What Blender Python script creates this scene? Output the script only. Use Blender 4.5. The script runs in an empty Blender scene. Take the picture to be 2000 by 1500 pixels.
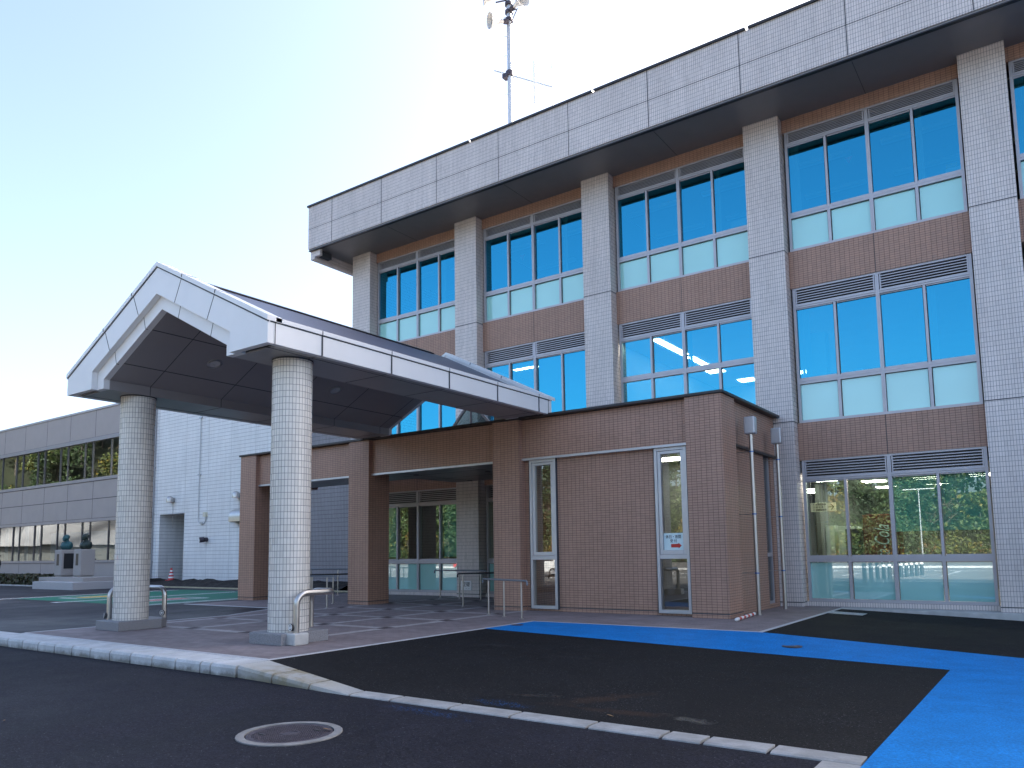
import bpy, bmesh, math, random
import numpy as np
from mathutils import Vector, Matrix
R = math.radians
random.seed(7)
C = bpy.context.scene.collection
scn = bpy.context.scene

# ------------------------------------------------------------------ camera
cam_d = bpy.data.cameras.new('camera')
cam = bpy.data.objects.new('camera', cam_d); C.objects.link(cam); scn.camera = cam
YAW, PITCH, ROLL = -0.61503212, 0.10617074, -0.01422625
_f = Vector((math.sin(YAW)*math.cos(PITCH), math.cos(YAW)*math.cos(PITCH), math.sin(PITCH)))
_r = Vector((math.cos(YAW), -math.sin(YAW), 0)); _u = _r.cross(_f)
_r2 = _r*math.cos(ROLL) + _u*math.sin(ROLL); _u2 = -_r*math.sin(ROLL) + _u*math.cos(ROLL)
cam.matrix_world = Matrix(((_r2.x, _u2.x, -_f.x, 0), (_r2.y, _u2.y, -_f.y, 0), (_r2.z, _u2.z, -_f.z, 1.5), (0, 0, 0, 1)))
cam_d.sensor_width = 36; cam_d.lens = 1496.125/2000*36
cam_d.shift_y = (919.34-750)/2000
cam_d.clip_start = .05; cam_d.clip_end = 5000

# ------------------------------------------------------------------ light
SUN_AZ, SUN_EL = R(28), R(32)          # azimuth from +Y towards +X
w = bpy.data.worlds.new('World'); scn.world = w; w.use_nodes = True
nt = w.node_tree; bg = nt.nodes['Background']
sky = nt.nodes.new('ShaderNodeTexSky'); sky.sky_type = 'NISHITA'; sky.sun_disc = False
sky.sun_elevation = SUN_EL; sky.sun_rotation = SUN_AZ
sky.altitude = 0; sky.air_density = 0.8; sky.dust_density = 4.0; sky.ozone_density = 0.5
nt.links.new(sky.outputs[0], bg.inputs[0]); bg.inputs[1].default_value = .1
sun_d = bpy.data.lights.new('sun', 'SUN'); sun_d.energy = 3.5; sun_d.angle = R(.5); sun_d.color = (1, .95, .87)
sun = bpy.data.objects.new('sun', sun_d); C.objects.link(sun)
sdir = Vector((math.sin(SUN_AZ)*math.cos(SUN_EL), math.cos(SUN_AZ)*math.cos(SUN_EL), math.sin(SUN_EL)))
sun.rotation_euler = sdir.to_track_quat('Z', 'Y').to_euler(); sun.location = (0, 0, 60)
scn.view_settings.view_transform = 'Standard'; scn.view_settings.look = 'None'
scn.view_settings.exposure = 2.5; scn.view_settings.gamma = 1
scn.render.engine = 'CYCLES'
cy = scn.cycles; cy.max_bounces = 8; cy.diffuse_bounces = 4; cy.glossy_bounces = 5; cy.transparent_max_bounces = 12
cy.caustics_reflective = False; cy.caustics_refractive = False; cy.sample_clamp_indirect = 6
cy.use_denoising = True; cy.denoiser = 'OPENIMAGEDENOISE'; cy.denoising_prefilter = 'ACCURATE'

# ------------------------------------------------------------------ material helpers
MATS = {}
class NT:
    def __init__(s, name):
        s.m = bpy.data.materials.new(name); s.m.use_nodes = True
        s.t = s.m.node_tree; s.n = s.t.nodes; s.b = s.n['Principled BSDF']; s.out = s.n['Material Output']
    def new(s, ty, **k):
        o = s.n.new(ty)
        for a, v in k.items(): setattr(o, a, v)
        return o
    def link(s, a, b): s.t.links.new(a, b)
    def put(s, sock, v):
        if isinstance(v, bpy.types.NodeSocket): s.link(v, sock)
        elif isinstance(v, (tuple, list)) and len(v) == 3 and sock.type == 'RGBA': sock.default_value = (*v, 1)
        else: sock.default_value = v
    def math(s, op, a, b=0.0, c=0.0):
        o = s.new('ShaderNodeMath', operation=op); s.put(o.inputs[0], a); s.put(o.inputs[1], b)
        if op in ('MULTIPLY_ADD', 'SMOOTH_MAX', 'COMPARE'): s.put(o.inputs[2], c)
        return o.outputs[0]
    def mix(s, f, a, b):
        o = s.new('ShaderNodeMix', data_type='RGBA'); s.put(o.inputs['Factor'], f)
        s.put(o.inputs[6], a); s.put(o.inputs[7], b); return o.outputs[2]
    def mul(s, c, f):
        o = s.new('ShaderNodeVectorMath', operation='SCALE'); s.put(o.inputs[0], c); s.put(o.inputs['Scale'], f); return o.outputs[0]
    def noise(s, scale, detail=3, rough=.55, vec=None):
        o = s.new('ShaderNodeTexNoise'); o.inputs['Scale'].default_value = scale; o.inputs['Detail'].default_value = detail
        o.inputs['Roughness'].default_value = rough
        s.link(vec if vec else s.pos(), o.inputs['Vector']); return o.outputs['Fac']
    def ramp(s, v, lo, hi, a=0., b=1.):
        o = s.new('ShaderNodeMapRange', clamp=True)
        for i, x in enumerate((v, lo, hi, a, b)): s.put(o.inputs[i], x)
        return o.outputs[0]
    def pos(s):
        if not hasattr(s, 'g'): s.g = s.new('ShaderNodeNewGeometry')
        return s.g.outputs['Position']
    def xyz(s, v=None):
        o = s.new('ShaderNodeSeparateXYZ'); s.link(v if v else s.pos(), o.inputs[0]); return o.outputs
    def bump(s, h, strength=.3, dist=.01):
        o = s.new('ShaderNodeBump'); o.inputs['Strength'].default_value = strength; o.inputs['Distance'].default_value = dist
        s.put(o.inputs['Height'], h); s.link(o.outputs[0], s.b.inputs['Normal'])
    def set(s, **k):
        for a, v in k.items(): s.put(s.b.inputs[a.replace('_', ' ')], v)
        return s.m

def plain(name, col, rough=.5, metal=0, var=.12, nscale=3., spec=.5, bump=0, bscale=80):
    t = NT(name); n = t.noise(nscale, 4)
    t.set(Base_Color=t.mul(col, t.ramp(n, .25, .75, 1-var, 1+var)), Roughness=t.ramp(t.noise(nscale*2.3, 3), .3, .7, rough*.88, min(1, rough*1.12)), Metallic=metal)
    t.b.inputs['Specular IOR Level'].default_value = spec
    if bump: t.bump(t.noise(bscale, 3), bump, .01)
    return t.m

def tile(name, col, grout, tw, th, jw, var=.07, rough=.32, round_at=None, ou=0., ov=0., stain=.06, rowonly=False, spec=.5, vcol=None):
    t = NT(name); x, y, z = t.xyz()
    if round_at:
        u = t.math('MULTIPLY', t.math('ARCTAN2', t.math('SUBTRACT', y, round_at[1]), t.math('SUBTRACT', x, round_at[0])), round_at[2])
    else:
        nx = t.xyz(t.g.outputs['True Normal'])[0]
        f = t.math('GREATER_THAN', t.math('ABSOLUTE', nx), .6)
        u = t.math('ADD', t.math('MULTIPLY', x, t.math('SUBTRACT', 1., f)), t.math('MULTIPLY', y, f))
    a = t.math('DIVIDE', t.math('ADD', u, ou+500*tw), tw); b = t.math('DIVIDE', t.math('ADD', z, ov+10*th), th)
    ga = t.math('LESS_THAN', t.math('FRACT', a), jw/tw); gb = t.math('LESS_THAN', t.math('FRACT', b), jw/th)
    g = gb if rowonly else t.math('MAXIMUM', ga, gb)
    cv = t.new('ShaderNodeCombineXYZ'); t.put(cv.inputs[0], t.math('FLOOR', a)); t.put(cv.inputs[1], t.math('FLOOR', b))
    wn = t.new('ShaderNodeTexWhiteNoise', noise_dimensions='2D'); t.link(cv.outputs[0], wn.inputs['Vector'])
    k = t.math('ADD', t.ramp(wn.outputs['Value'], 0, 1, 1-var, 1+var), t.ramp(t.noise(.7, 4), .3, .7, -stain, stain))
    mp = t.new('ShaderNodeMapping'); mp.inputs['Scale'].default_value = (5., 5., .32); t.link(t.pos(), mp.inputs['Vector'])
    k = t.math('MULTIPLY', k, t.ramp(t.noise(1.0, 5, .7, mp.outputs[0]), .34, .66, .90, 1.05))
    body = col
    if vcol: body = t.mix(t.math('POWER', wn.outputs['Value'], 2.), col, vcol)
    c = t.mix(g, t.mul(body, k), grout)
    t.set(Base_Color=c, Roughness=t.math('ADD', t.math('MULTIPLY', g, .5), t.ramp(wn.outputs['Value'], 0, 1, rough-.06, rough+.08)))
    t.b.inputs['Specular IOR Level'].default_value = spec
    t.bump(t.math('SUBTRACT', 1., g), .35, .006)
    return t.m

# tiles: the wall tile module is 0.0585 x 0.117
M = {}
M['grey_tile'] = tile('grey_wall_tile', (.70, .625, .59), (.19, .175, .18), .0585, .117, .0075, var=.035, vcol=(.685, .61, .575))
M['brown_tile'] = tile('brown_wall_tile', (.425, .248, .178), (.10, .07, .058), .118, .0592, .0072, var=.10, rough=.45, vcol=(.40, .232, .167))
M['old_tile'] = tile('white_ribbed_tile', (.80, .80, .80), (.36, .36, .38), .1, .2, .018, var=.02, rough=.4, rowonly=True)
M['shaded_tile'] = tile('shaded_lilac_tile', (.27, .255, .275), (.13, .12, .14), .1, .2, .02, var=.05, rough=.4)  # white wall tile with the canopy and recess shade put into its colour
RC1 = (-11.07, 8.83, .352); RC2 = (-16.28, 8.83, .352)
M['round_tile_a'] = tile('round_column_tile', (.70, .67, .62), (.14, .14, .15), .0582, .1125, .007, var=.03, rough=.28, round_at=RC1)
M['round_tile_b'] = tile('round_column_tile_rear', (.70, .67, .62), (.14, .14, .15), .0582, .1125, .007, var=.03, rough=.28, round_at=RC2)
M['fascia'] = plain('pale_fascia_panel', (.74, .75, .76), .42, .0, .04, 1.2, .5)
M['seam'] = plain('dark_sealant', (.05, .055, .065), .7, 0, .1)
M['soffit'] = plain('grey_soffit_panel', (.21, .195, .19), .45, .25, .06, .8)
M['porch_soffit'] = plain('porch_soffit_panel', (.24, .23, .23), .35, .3, .06, .8)
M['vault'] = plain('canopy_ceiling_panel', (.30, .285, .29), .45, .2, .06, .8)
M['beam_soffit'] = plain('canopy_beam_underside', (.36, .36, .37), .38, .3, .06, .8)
M['coping'] = plain('dark_metal_coping', (.035, .032, .034), .4, .4, .15)
M['alu'] = plain('bronze_aluminium', (.45, .43, .455), .42, .35, .06, 2)
M['alu_light'] = plain('pale_aluminium', (.52, .52, .54), .36, .5, .05, 2)
M['steel'] = plain('brushed_stainless_steel', (.50, .48, .46), .34, 1., .06, 6)
M['rail_top'] = plain('grey_handrail_cover', (.16, .175, .20), .38, 0, .05, 6)
M['granite'] = plain('speckled_granite', (.22, .22, .235), .55, 0, .35, 55)
M['granite_pale'] = plain('pale_granite', (.42, .42, .44), .55, 0, .25, 40)
M['granite_warm'] = plain('warm_grey_granite', (.33, .31, .30), .6, 0, .3, 40)
M['concrete'] = plain('pale_concrete', (.46, .46, .45), .8, 0, .2, 4, .3, .3, 60)
M['ring'] = plain('grey_ring_concrete', (.19, .19, .19), .8, 0, .25, 6, .3, .3, 60)
M['dark_int'] = plain('interior_wall', (.20, .21, .20), .8, 0, .1, 1)
M['ceil_int'] = plain('interior_ceiling', (.55, .56, .55), .85, 0, .04, 1)
M['floor_int'] = plain('interior_floor', (.20, .19, .17), .5, 0, .1, 2)
M['cabinet'] = plain('pale_steel_cabinet', (.6, .64, .58), .45, 0, .05, 2)
M['black'] = plain('black_plastic', (.015, .015, .017), .4, 0, .2)
M['white'] = plain('white_paint', (.78, .78, .77), .4, 0, .04, 2)
M['white_sheet'] = plain('white_tarpaulin', (.36, .36, .36), .7, 0, .08, 1.5)
M['red'] = plain('red_paint', (.5, .025, .02), .35, 0, .08, 2)
M['roof'] = plain('blue_grey_metal_roof', (.075, .085, .125), .38, .45, .1, 2)
M['wing_panel'] = plain('taupe_cladding_panel', (.40, .35, .335), .55, 0, .05, .8, .4, .1, 60)
M['iron'] = plain('cast_iron', (.07, .06, .075), .5, .5, .25, 9, .5, .6, 90)
M['bronze_green'] = plain('green_bronze_patina', (.03, .10, .11), .5, .4, .4, 5)
M['bronze_dark'] = plain('dark_bronze', (.035, .05, .045), .45, .6, .3, 5)
M['soil'] = plain('dark_soil', (.035, .032, .03), .95, 0, .4, 5, .2, .6, 20)
M['paper'] = plain('white_paper', (.66, .80, .80), .7, 0, .04, 3)
M['sign_cream'] = plain('cream_sign_board', (.70, .66, .52), .6, 0, .03, 3)
M['ink'] = plain('black_ink', (.012, .012, .012), .7, 0, .1)
M['skin'] = plain('skin', (.45, .27, .2), .5, 0, .08)
M['suit'] = plain('navy_cloth', (.012, .014, .022), .85, 0, .2)
M['hair'] = plain('black_hair', (.02, .018, .018), .5, 0, .2)
M['blue_metal'] = plain('blue_band', (.08, .16, .42), .4, .2, .1)
M['cone_red'] = plain('red_cone_plastic', (.55, .03, .03), .45, 0, .06)
M['leaf_dry'] = plain('dry_leaf', (.22, .13, .06), .8, 0, .3, 30)
M['blind'] = plain('green_slat_blind', (.34, .72, .62), .6, 0, .05, 2)
M['roller'] = plain('pale_roller_blind', (.45, .62, .62), .8, 0, .04, 2)
M['tyre'] = plain('black_rubber', (.02, .02, .02), .8, 0, .2)
M['horn'] = plain('pale_grey_horn', (.60, .58, .56), .5, 0, .05)
M['mast'] = plain('galvanised_steel_mast', (.50, .52, .55), .4, .5, .1, 3)

def lamp_mat(name, col, s):
    t = NT(name); t.set(Base_Color=(.8, .8, .8)); t.put(t.b.inputs['Emission Color'], col); t.put(t.b.inputs['Emission Strength'], s); return t.m
M['lamp'] = lamp_mat('lit_ceiling_lamp', (1, .93, .80), 6.)

def glass_mat(name, refl, tint, through, spec=1.25):
    t = NT(name)
    tr = t.new('ShaderNodeBsdfTransparent'); t.put(tr.inputs[0], through)
    gl = t.new('ShaderNodeBsdfGlossy'); gl.inputs['Roughness'].default_value = 0.0; t.put(gl.inputs[0], tint)
    lw = t.new('ShaderNodeFresnel'); lw.inputs[0].default_value = 1.5
    fac = t.math('MINIMUM', t.math('ADD', t.math('MULTIPLY', lw.outputs[0], spec), refl), 1.)
    mx = t.new('ShaderNodeMixShader'); t.link(fac, mx.inputs[0]); t.link(tr.outputs[0], mx.inputs[1]); t.link(gl.outputs[0], mx.inputs[2])
    t.link(mx.outputs[0], t.out.inputs[0]); return t.m
M['glass'] = glass_mat('sky_tinted_window_glass', .28, (.075, .64, .97), (.26, .42, .42))  # same glass on all floors; blue of the mirrored sky put into this tint
M['glass_clear'] = glass_mat('clear_window_glass', .09, (.9, .96, 1), (.6, .68, .66))
M['glass_low'] = glass_mat('ground_floor_window_glass', .15, (.80, .95, 1.0), (.60, .76, .70))
def frost_mat(extra=.07):
    t = NT('frosted_green_glass')
    d = t.new('ShaderNodeBsdfDiffuse'); t.put(d.inputs[0], t.mul((.37, .73, .67), t.ramp(t.noise(.6, 2), .3, .7, .95, 1.04)))
    gl = t.new('ShaderNodeBsdfGlossy'); gl.inputs['Roughness'].default_value = 0.0; t.put(gl.inputs[0], (.85, .95, 1))
    lw = t.new('ShaderNodeFresnel'); lw.inputs[0].default_value = 1.5
    fac = t.math('MINIMUM', t.math('ADD', lw.outputs[0], extra), 1.)
    mx = t.new('ShaderNodeMixShader'); t.link(fac, mx.inputs[0]); t.link(d.outputs[0], mx.inputs[1]); t.link(gl.outputs[0], mx.inputs[2])
    t.link(mx.outputs[0], t.out.inputs[0]); return t.m
M['frost'] = frost_mat(); M['frost_low'] = frost_mat(.22)

def asphalt(name, col, rough, speck=.5, stain=None, sheen=None):
    t = NT(name)
    n1 = t.noise(40, 4, .8); n2 = t.noise(1.1, 6, .65); n3 = t.noise(52, 1, .5)
    k = t.math('MULTIPLY', t.ramp(n1, .36, .64, .22, 2.0), t.ramp(n2, .3, .7, .7, 1.32))
    c = t.mul(col, k)
    c = t.mix(t.math('MULTIPLY', t.math('GREATER_THAN', n3, .715), speck), c, (.19, .19, .21))
    r = t.ramp(n2, .3, .7, rough-.06, rough+.08)
    if stain:
        x, y, z = t.xyz()
        for (sx, sy, rx, ry, sc, srough, ang) in stain:
            dx = t.math('SUBTRACT', x, sx); dy = t.math('SUBTRACT', y, sy)
            ca, sa = math.cos(ang), math.sin(ang)
            ex = t.math('DIVIDE', t.math('ADD', t.math('MULTIPLY', dx, ca), t.math('MULTIPLY', dy, sa)), rx)
            ey = t.math('DIVIDE', t.math('SUBTRACT', t.math('MULTIPLY', dy, ca), t.math('MULTIPLY', dx, sa)), ry)
            d = t.math('SQRT', t.math('ADD', t.math('MULTIPLY', ex, ex), t.math('MULTIPLY', ey, ey)))
            d = t.math('ADD', d, t.ramp(t.noise(6, 4), .3, .7, -.45, .45))
            f = t.ramp(d, .35, 1., 1., 0.)
            if sc == 'spray': c = t.mix(t.math('MULTIPLY', f, t.ramp(t.noise(42, 2, .85), .54, .64, 0., .6)), c, (.004, .11, .36))
            elif sc: c = t.mix(t.math('MULTIPLY', f, .24), c, sc)
            if srough is not None: r = t.math('ADD', t.math('MULTIPLY', r, t.math('SUBTRACT', 1., f)), t.math('MULTIPLY', f, srough))
    if sheen:
        f = t.ramp(t.noise(.16, 3, .5), .42, .62, 0, 1)
        r = t.math('SUBTRACT', r, t.math('MULTIPLY', f, sheen))
    t.set(Base_Color=c, Roughness=r); t.b.inputs['Specular IOR Level'].default_value = .13
    t.bump(t.math('ADD', n1, t.math('MULTIPLY', n3, .6)), .45, .006)
    return t.m
M['road'] = asphalt('worn_asphalt', (.0105, .0108, .0165), .74, .35, sheen=.08,
    stain=[(-5.55, 6.26, .75, .13, 'spray', None, -.06)])
M['old_asphalt'] = asphalt('old_pale_asphalt', (.14, .13, .12), .8, .3)
M['drive'] = asphalt('driveway_asphalt', (.015, .0145, .020), .55, .12, sheen=.16)
M['new_asphalt'] = asphalt('new_black_asphalt', (.0085, .0085, .0095), .82, .5,
    stain=[(-4.30, 7.75, .75, .20, (.075, .04, .022), None, 1.0), (-5.05, 7.55, .35, .10, None, .12, .3),
           (-3.75, 7.25, .6, .14, (.07, .036, .02), None, .1), (-3.02, 7.28, .32, .11, None, .12, -.2),
           (-8.6, 12.3, .5, .25, (.05, .05, .052), None, .8), (-7.9, 10.6, .35, .12, (.045, .045, .05), None, 0.2),
           (-5.1, 6.98, .5, .14, 'spray', None, -.1), (-4.6, 18.9, .5, .5, (.05, .05, .05), None, .3)])
def paintmat(name, col, rough=.6, worn=.12):
    t = NT(name); n = t.noise(44, 4, .8); n2 = t.noise(2.2, 5, .65)
    c = t.mul(col, t.math('MULTIPLY', t.ramp(n, .34, .66, .62, 1.28), t.ramp(n2, .3, .7, .84, 1.12)))
    c = t.mix(t.math('MULTIPLY', t.math('GREATER_THAN', t.noise(30, 2, .8), .69), min(1., worn*7)), c, (.03, .035, .05))
    t.set(Base_Color=c, Roughness=rough); t.b.inputs['Specular IOR Level'].default_value = .18; t.bump(n, .35, .005); return t.m
M['blue_paint'] = paintmat('blue_road_coating', (.001, .175, .50), .68, .08)
M['green_paint'] = paintmat('green_road_coating', (.006, .15, .095), .6)
M['white_line'] = paintmat('white_road_paint', (.68, .70, .72), .55, .2)
M['yellow_line'] = paintmat('yellow_road_paint', (.55, .40, .08), .6, .2)
M['pink_line'] = paintmat('pink_road_paint', (.55, .25, .25), .6, .2)

def paving():
    t = NT('brown_block_paving'); x, y, z = t.xyz()
    # running-bond blocks
    th, tw = .118, .236
    row = t.math('FLOOR', t.math('DIVIDE', y, th))
    a = t.math('ADD', t.math('DIVIDE', x, tw), t.math('MULTIPLY', t.math('MODULO', t.math('ABSOLUTE', row), 2.), .5))
    g = t.math('MAXIMUM', t.math('LESS_THAN', t.math('FRACT', t.math('ADD', a, 500)), .035), t.math('LESS_THAN', t.math('FRACT', t.math('ADD', t.math('DIVIDE', y, th), 50)), .07))
    cv = t.new('ShaderNodeCombineXYZ'); t.put(cv.inputs[0], t.math('FLOOR', a)); t.put(cv.inputs[1], row)
    wn = t.new('ShaderNodeTexWhiteNoise', noise_dimensions='2D'); t.link(cv.outputs[0], wn.inputs['Vector'])
    # lattice of pale bands with dark blocks at the crossings
    px, py, hw = 1.868, 1.95, .115
    dx = t.math('ABSOLUTE', t.math('SUBTRACT', t.math('FRACT', t.math('ADD', t.math('DIVIDE', t.math('ADD', x, 11.30), px), 50.5)), .5))
    dy = t.math('ABSOLUTE', t.math('SUBTRACT', t.math('FRACT', t.math('ADD', t.math('DIVIDE', t.math('SUBTRACT', y, 11.45), py), 50.5)), .5))
    bx = t.math('LESS_THAN', dx, hw/px); by = t.math('LESS_THAN', dy, hw/py)
    inside = t.math('MULTIPLY', t.math('MULTIPLY', t.math('GREATER_THAN', y, 9.38), t.math('LESS_THAN', x, -11.18)), t.math('GREATER_THAN', x, -17.05))
    band = t.math('MULTIPLY', t.math('MAXIMUM', bx, by), inside)
    cross = t.math('MULTIPLY', t.math('MULTIPLY', t.math('LESS_THAN', dx, .17/px), t.math('LESS_THAN', dy, .17/py)), inside)
    c = t.mix(band, (.23, .19, .192), (.40, .37, .365)); c = t.mix(cross, c, (.085, .066, .068))
    c = t.mul(c, t.math('MULTIPLY', t.ramp(wn.outputs['Value'], 0, 1, .88, 1.1), t.ramp(t.noise(1.3, 5), .3, .7, .86, 1.12)))
    c = t.mix(t.math('MULTIPLY', g, .55), c, (.05, .045, .045))
    t.set(Base_Color=c, Roughness=t.ramp(t.noise(1.7, 4), .3, .7, .6, .8)); t.b.inputs['Specular IOR Level'].default_value = .3
    t.bump(t.math('SUBTRACT', t.math('MULTIPLY', t.noise(90, 2), .3), g), .3, .006)
    return t.m
M['paving'] = paving()
def kerb_mat():
    t = NT('weathered_kerb_concrete'); x, y, z = t.xyz()
    n = t.noise(3, 5, .65); n2 = t.noise(45, 3, .6)
    c = t.mul((.54, .55, .555), t.math('MULTIPLY', t.math('MULTIPLY', t.ramp(n, .3, .7, .8, 1.12), t.ramp(x, -7.6, -6.6, 1., .55)), t.ramp(n2, .3, .7, .9, 1.08)))
    low = t.math('MULTIPLY', t.ramp(t.math('ADD', z, t.ramp(n, .3, .7, -.05, .05)), -.165, -.10, 1., 0.), t.ramp(x, -7.4, -8.4, .25, 1.))
    c = t.mix(t.math('MULTIPLY', low, .7), c, (.09, .08, .05))
    moss = t.math('MULTIPLY', t.ramp(t.math('ABSOLUTE', t.math('SUBTRACT', x, -8.3)), .3, 1.5, 1., 0.), t.ramp(n, .3, .55, .2, .9))
    c = t.mix(moss, c, (.20, .165, .09))
    t.set(Base_Color=c, Roughness=.8); t.bump(n2, .3, .008); return t.m
M['kerb'] = kerb_mat()

# ------------------------------------------------------------------ mesh helpers
def wloc(o):
    v = Vector((0, 0, 0))
    while o is not None: v += o.location; o = o.parent
    return v
class MB:
    def __init__(s): s.v = []; s.f = []; s.mi = []
    def add(s, vs, fs, m=0):
        k = len(s.v); s.v += [tuple(p) for p in vs]; s.f += [tuple(i+k for i in f) for f in fs]; s.mi += [m]*len(fs); return s
    def box(s, x0, x1, y0, y1, z0, z1, m=0):
        if x0 > x1: x0, x1 = x1, x0
        if y0 > y1: y0, y1 = y1, y0
        if z0 > z1: z0, z1 = z1, z0
        return s.add([(x0,y0,z0),(x1,y0,z0),(x1,y1,z0),(x0,y1,z0),(x0,y0,z1),(x1,y0,z1),(x1,y1,z1),(x0,y1,z1)],
              [(0,3,2,1),(4,5,6,7),(0,1,5,4),(1,2,6,5),(2,3,7,6),(3,0,4,7)], m)
    def prism(s, poly, axis, a, b, m=0):
        """poly: 2-D points counter-clockwise; extruded along axis from a to b."""
        def P(p, t):
            return {'y': (p[0], t, p[1]), 'x': (t, p[0], p[1]), 'z': (p[0], p[1], t)}[axis]
        n = len(poly); vs = [P(p, a) for p in poly]+[P(p, b) for p in poly]
        fs = [tuple(range(n))[::-1], tuple(range(n, 2*n))]+[(i, (i+1) % n, n+(i+1) % n, n+i) for i in range(n)]
        return s.add(vs, fs, m)
    def tube(s, path, r, n=12, caps=True, m=0, closed=False):
        path = [Vector(p) for p in path]; rs = r if isinstance(r, (list, tuple)) else [r]*len(path)
        k = len(path); T = []
        for i in range(k):
            a = path[max(i-1, 0)]; b = path[min(i+1, k-1)]; T.append((b-a).normalized())
        up = Vector((0, 0, 1)) if abs(T[0].z) < .9 else Vector((1, 0, 0))
        N_ = T[0].cross(up).normalized(); vs = []
        for i in range(k):
            N_ = (N_-T[i]*N_.dot(T[i])).normalized(); B = T[i].cross(N_)
            for j in range(n):
                a = 2*math.pi*j/n; vs.append(path[i]+(N_*math.cos(a)+B*math.sin(a))*rs[i])
        fs = [(i*n+j, i*n+(j+1) % n, (i+1)*n+(j+1) % n, (i+1)*n+j) for i in range(k-1) for j in range(n)]
        if caps: fs += [tuple(range(n))[::-1], tuple(range((k-1)*n, k*n))]
        return s.add(vs, fs, m)
    def lathe(s, prof, c, n=32, m=0, caps=True):
        vs = []; k = len(prof)
        for r, z in prof:
            for j in range(n):
                a = 2*math.pi*j/n; vs.append((c[0]+r*math.cos(a), c[1]+r*math.sin(a), c[2]+z))
        fs = [(i*n+j, i*n+(j+1) % n, (i+1)*n+(j+1) % n, (i+1)*n+j) for i in range(k-1) for j in range(n)]
        if caps: fs += [tuple(range(n))[::-1], tuple(range((k-1)*n, k*n))]
        return s.add(vs, fs, m)
    def ell(s, c, r, rot=None, n=16, k=10, m=0):
        vs = []
        for i in range(k+1):
            t = math.pi*i/k
            for j in range(n):
                a = 2*math.pi*j/n
                p = Vector((r[0]*math.sin(t)*math.cos(a), r[1]*math.sin(t)*math.sin(a), r[2]*math.cos(t)))
                if rot: p = rot @ p
                vs.append(p+Vector(c))
        fs = [(i*n+j, (i+1)*n+j, (i+1)*n+(j+1) % n, i*n+(j+1) % n) for i in range(k) for j in range(n)]
        return s.add(vs, fs, m)
    def quad(s, a, b, c, d, m=0): return s.add([a, b, c, d], [(0, 1, 2, 3)], m)
    def build(s, name, mat, parent=None, loc=None, smooth=False, bevel=0, **props):
        o = None; base = Vector(loc) if loc is not None else (wloc(parent) if parent else Vector((0, 0, 0)))
        me = bpy.data.meshes.new(name)
        me.from_pydata([(p[0]-base.x, p[1]-base.y, p[2]-base.z) for p in s.v], [], s.f)
        for mm in (mat if isinstance(mat, (list, tuple)) else [mat]): me.materials.append(mm)
        if any(s.mi):
            me.polygons.foreach_set('material_index', s.mi)
        if smooth:
            me.polygons.foreach_set('use_smooth', [True]*len(me.polygons))
        me.validate(); me.update()
        o = bpy.data.objects.new(name, me); C.objects.link(o)
        if parent: o.parent = parent; o.location = base-wloc(parent)
        else: o.location = base
        if smooth:
            md = o.modifiers.new('edge', 'EDGE_SPLIT'); md.split_angle = R(40)
        if bevel:
            md = o.modifiers.new('bevel', 'BEVEL'); md.width = bevel; md.segments = 2; md.limit_method = 'ANGLE'; md.angle_limit = R(40)
        for k_, v_ in props.items(): o[k_] = v_
        return o
def thing(name, label, cat, loc, group=None):
    o = bpy.data.objects.new(name, None); C.objects.link(o); o.location = loc; o.empty_display_size = .3
    o['label'] = label; o['category'] = cat
    if group: o['group'] = group
    return o
def arc_path(pts, rad, n=8):
    """poly-line with its inner corners rounded"""
    pts = [Vector(p) for p in pts]; out = [pts[0]]
    for i in range(1, len(pts)-1):
        a, b, c = pts[i-1], pts[i], pts[i+1]
        d1 = (a-b).normalized(); d2 = (c-b).normalized(); ang = d1.angle(d2)
        if ang > 3.1: out.append(b); continue
        L = min(rad/math.tan(ang/2), (a-b).length*.49, (c-b).length*.49); rr = L*math.tan(ang/2)
        cen = b+(d1+d2).normalized()*(rr/math.sin(ang/2)); s0 = b+d1*L-cen; s1 = b+d2*L-cen
        for k in range(n+1):
            t = k/n; th = s0.angle(s1)
            out.append(cen+(s0*math.sin((1-t)*th)+s1*math.sin(t*th))/math.sin(th))
    out.append(pts[-1]); return out
def text(body, size, mat, parent, origin, xdir=(1,0,0), ydir=(0,0,1), align='CENTER', depth=.002, name='lettering', shear=0, width=None):
    cu = bpy.data.curves.new('txt', 'FONT'); cu.body = body; cu.size = size; cu.align_x = align; cu.align_y = 'CENTER'; cu.extrude = depth; cu.shear = shear
    ob = bpy.data.objects.new('txt', cu); C.objects.link(ob); bpy.context.view_layer.update()
    me = bpy.data.meshes.new_from_object(ob.evaluated_get(bpy.context.evaluated_depsgraph_get()))
    bpy.data.objects.remove(ob); me.name = name
    X = Vector(xdir).normalized(); Y = Vector(ydir).normalized(); Z = X.cross(Y); base = wloc(parent) if parent else Vector((0,0,0))
    if width:
        xs = [v.co.x for v in me.vertices]; k = width/max(1e-6, max(xs)-min(xs))
    else: k = 1
    for v in me.vertices: v.co = X*v.co.x*k+Y*v.co.y+Z*v.co.z+Vector(origin)-base
    me.materials.clear(); me.materials.append(mat)
    o = bpy.data.objects.new(name, me); C.objects.link(o)
    if parent: o.parent = parent
    return o
def S(a): a = max(0., min(1., a)); return a*a*(3-2*a)
RZ = -.165                                                   # road level
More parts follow.
